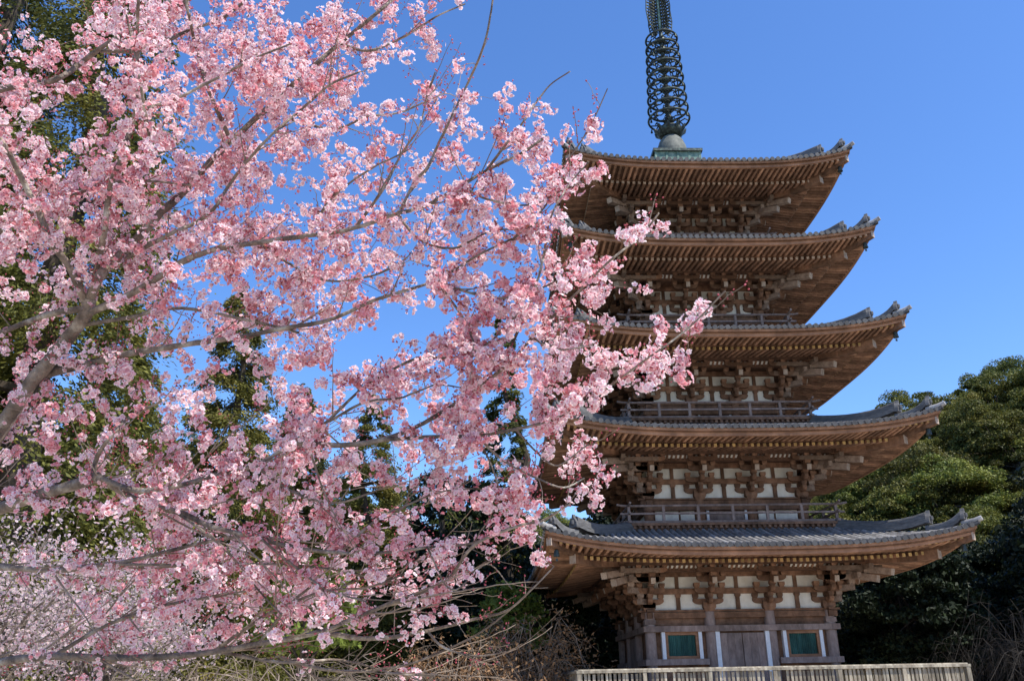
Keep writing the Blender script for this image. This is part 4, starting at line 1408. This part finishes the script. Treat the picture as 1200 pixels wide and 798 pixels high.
# bare whips that carry only buds, in the gaps and along the margin
whips = []
for _ in range(330):
    k = int(crng.integers(0, len(nodes)))
    x, y = npx[k], npy[k]
    if x < -60 or y < -60: continue
    t = tans[k] * .7 + crng.normal(0, .5, 3) + np.array((.15, 0, .35 if y < 600 else -.05))
    t /= np.linalg.norm(t)
    L = crng.uniform(.12, .42) * (.6 if x > 560 else 1)
    n = 8
    s_ = np.linspace(0, 1, n)[:, None]
    P = nodes[k] + t * L * s_ + np.array((0, 0, 1)) * (.12 * L * s_ ** 2) + crng.normal(0, .004, (n, 3)) * s_
    r = np.linspace(min(rads[k] * .6, .0045), .0014, n)
    whips.append((P, r, np.gradient(P, axis=0), L))

# a web of long bare twigs among the lower limbs
web = []
for _ in range(210):
    k = int(crng.integers(0, len(nodes)))
    x, y = npx[k], npy[k]
    if y < 470 or y > 810 or x < -80 or x > 500: continue
    t = tans[k] * .8 + crng.normal(0, .38, 3) + np.array((.25, 0, crng.uniform(-.35, .35)))
    t /= np.linalg.norm(t)
    L = crng.uniform(.35, 1.0)
    n = 14
    s_ = np.linspace(0, 1, n)[:, None]
    P = nodes[k] + t * L * s_ + np.array((0, 0, 1)) * (crng.uniform(-.05, .3) * L * s_ ** 2) + np.cumsum(crng.normal(0, .006, (n, 3)), 0) * s_
    r = np.linspace(min(rads[k] * .6, .007), .0016, n)
    web.append((P, r, np.gradient(P, axis=0), L))
    for j in range(int(crng.integers(1, 4))):
        q = int(crng.integers(4, 12))
        t2 = t + crng.normal(0, .5, 3); t2 /= np.linalg.norm(t2)
        L2 = L * crng.uniform(.2, .45)
        s2 = np.linspace(0, 1, 7)[:, None]
        P2 = P[q] + t2 * L2 * s2 + np.array((0, 0, .15)) * L2 * s2 ** 2
        web.append((P2, np.linspace(r[q] * .7, .0012, 7), np.gradient(P2, axis=0), L2))
whips += web

def tubes_np(items, sides=4):
    Vs, Fs, b = [], [], 0
    ang = 2 * np.pi * np.arange(sides) / sides
    for P, r, T, L in items:
        T = np.gradient(P, axis=0); T /= np.linalg.norm(T, axis=1, keepdims=True)
        ref = np.array((.3, .5, .8))
        nx_ = np.cross(T, ref); nx_ /= np.linalg.norm(nx_, axis=1, keepdims=True)
        ny_ = np.cross(T, nx_)
        ring = P[:, None] + (nx_[:, None] * np.cos(ang)[None, :, None] + ny_[:, None] * np.sin(ang)[None, :, None]) * r[:, None, None]
        n = len(P)
        Vs.append(ring.reshape(-1, 3))
        i, k_ = np.meshgrid(np.arange(n - 1), np.arange(sides), indexing='ij')
        k2 = (k_ + 1) % sides
        Fs.append((np.stack((i * sides + k_, i * sides + k2, (i + 1) * sides + k2, (i + 1) * sides + k_), -1).reshape(-1, 4)) + b)
        b += n * sides
    return np.concatenate(Vs), np.concatenate(Fs)
allt = twigs + whips
lens = np.array([t[3] for t in allt])
big = set(np.argsort(-lens)[:95].tolist())
for i in sorted(big):
    V, F = tubes_np([allt[i]], 5)
    np_mesh("twig", loc(V), F, TWIGM, CH, True)
V, F = tubes_np([t for i, t in enumerate(allt) if i not in big])
tag(np_mesh("twig", loc(V), F, TWIGM, CH, True), kind='stuff')

# blossom: sleeves of flowers along the last stretch of every twig
PAL = np.array([(.98, .88, .85), (.98, .83, .80), (.99, .94, .91), (.97, .78, .76), (.91, .58, .57), (.84, .44, .45), (.99, .92, .88)])
def sleeve(P, rng, n):
    """flowers of two or three round umbels along the end of a twig: places, facings"""
    seg = np.linalg.norm(np.diff(P, axis=0), axis=1)
    c = np.concatenate(([0], np.cumsum(seg)))
    m = int(rng.integers(1, 4))
    t = c[-1] - np.minimum(c[-1] * .9, np.arange(m) * rng.uniform(.05, .075))
    Q = np.stack([np.interp(t, c, P[:, k]) for k in range(3)], 1) + rng.normal(0, .010, (m, 3))
    k = rng.integers(0, m, n)
    D = rng.normal(size=(n, 3)); D /= np.linalg.norm(D, axis=1, keepdims=True)
    Nn = D + rng.normal(0, .28, (n, 3)); Nn /= np.linalg.norm(Nn, axis=1, keepdims=True)
    ball = rng.uniform(.026, .040, m)
    return Q[k] + D * (ball[k] * rng.uniform(.75, 1.1, n))[:, None] + np.array((0, 0, -.008)), Nn, m
cl = []
for i, tw in enumerate(twigs):
    n = int(crng.integers(12, 27))
    P, Nn, m_ = sleeve(tw[0], crng, n)
    u_ = crng.uniform()
    pal = PAL[[0, 1, 2, 6, 3, 0, 2, 6]] if u_ < .5 else PAL if u_ < .8 else PAL[3:6]
    V, F, T = flowers(P, Nn, crng.uniform(.0130, .0175, n), crng.choice([.18, .3, .45, .75], n, p=[.3, .35, .2, .15]), crng, pal)
    cl.append((V, F, T, (tw[0][-1] - CAM) @ FWD, topx(tw[0][-1]), m_, n))
vis = [i for i, c in enumerate(cl) if 10 < c[4][0] < 1190 and 10 < c[4][1] < 790 and c[5] == 1 and c[6] > 15]
front = set(sorted(vis, key=lambda i: cl[i][3])[:95])
for i in sorted(front):
    V, F, T = cl[i][:3]
    np_mesh("blossom_cluster", loc(V), F, PETAL, CH, cols=T)
Vs, Fs, Ts, b = [], [], [], 0
for i, c in enumerate(cl):
    if i in front: continue
    Vs.append(c[0]); Fs.append(c[1] + b); Ts.append(c[2]); b += len(c[0])
tag(np_mesh("blossom_cluster", loc(np.concatenate(Vs)), np.concatenate(Fs), PETAL, CH, cols=np.concatenate(Ts)), kind='stuff')
# buds on twigs and whips, a few young red leaves
BP, BD = [], []
nweb = len(web)
for tw in allt[:len(allt) - nweb]:
    P = tw[0]
    m = int(crng.integers(5, 14))
    k = crng.integers(max(1, len(P) // 3), len(P), m)
    D = crng.normal(size=(m, 3)); D[:, 2] += .2; D /= np.linalg.norm(D, axis=1, keepdims=True)
    BP.append(P[k] + D * crng.uniform(.002, .04, (m, 1))); BD.append(D)
    tipd = P[-1] - P[-2]; tipd = tipd / np.linalg.norm(tipd)
    BP.append(P[-1:] + 0); BD.append(tipd[None])
BP, BD = np.concatenate(BP), np.concatenate(BD)
V, F = buds(BP, BD, crng.uniform(.010, .020, len(BP)), crng.uniform(.0035, .0062, len(BP)), crng)
tag(np_mesh("bud", loc(V), F, BUDM, CH), kind='stuff')
k = crng.integers(0, len(BP), 2600)
V, F = leaves(BP[k] + BD[k] * .012, .026, crng, .4, BD[k])
tag(np_mesh("young_leaf", loc(V), F, LEAFRED, CH), kind='stuff')

# ---- the whitish cherry farther back at the lower left
PAL2 = np.array([(.74, .71, .67), (.68, .63, .60), (.80, .77, .73), (.56, .49, .46)])
def far_cherry(name, rng, Rr, H, pal, n=7500, fr=.021, r0=.05):
    root = empty(name)
    mb = MB(); tips = []
    mb.tube([(0, 0, 0), (.05, .02, H * .3), (0, .05, H * .5)], [r0 * 1.6, r0 * 1.2, r0], 8)
    mb.build("trunk", CBARK, root, True)
    mb = MB()
    for i in range(30):
        az = rng.uniform(0, 6.28); o = np.array((math.cos(az), math.sin(az), 0))
        z0 = H * rng.uniform(.25, .5)
        e = o * Rr * rng.uniform(.5, 1) + np.array((0, 0, H * rng.uniform(.5, 1.0)))
        m_ = o * Rr * .35 + np.array((0, 0, (z0 + e[2]) / 2 + .1 * H))
        pts = resample([np.array((0, 0, z0)), m_, e], .12)
        mb.tube([tuple(p) for p in pts], [float(q) for q in np.linspace(r0 * .5, r0 * .1, len(pts))], 5, False)
        for j in range(8):
            q = pts[rng.integers(len(pts) // 3, len(pts))]
            d = o * .5 + rng.normal(0, .8, 3); d *= Rr * rng.uniform(.2, .45) / np.linalg.norm(d)
            mb.tube([q, q + d * .5 + rng.normal(0, .03, 3), q + d], [r0 * .12, r0 * .09, r0 * .05], 4, False)
            for s_ in np.linspace(.1, 1, 7): tips.append(q + d * s_)
    mb.build("branch", CBARK, root)
    T = np.array(tips); k = rng.integers(0, len(T), n)
    P = T[k] + rng.normal(0, .05 * Rr, (n, 3))
    N_ = rng.normal(size=(n, 3)); N_ /= np.linalg.norm(N_, axis=1, keepdims=True)
    V, F, C = flowers(P, N_, np.full(n, fr), np.full(n, .3), rng, pal)
    np_mesh("blossom_crown", V, F, PETAL, root, cols=C)
    return root
for az, d, sc, sd_, lab in ((-27.5, 12.5, 1.0, 5, "whitish cherry tree in bloom behind the pink branches at the lower left"), (-21.5, 15, .95, 6, "smaller whitish cherry tree right of the first one behind the lower branches")):
    o = far_cherry("white_cherry_tree", np.random.default_rng(sd_), 2.1, 4.2, PAL2)
    x, y = polar(az, d)
    o.location = (x, y, gz(x, y) - .05); o.scale = (sc,) * 3
    tag(o, lab, "cherry tree")
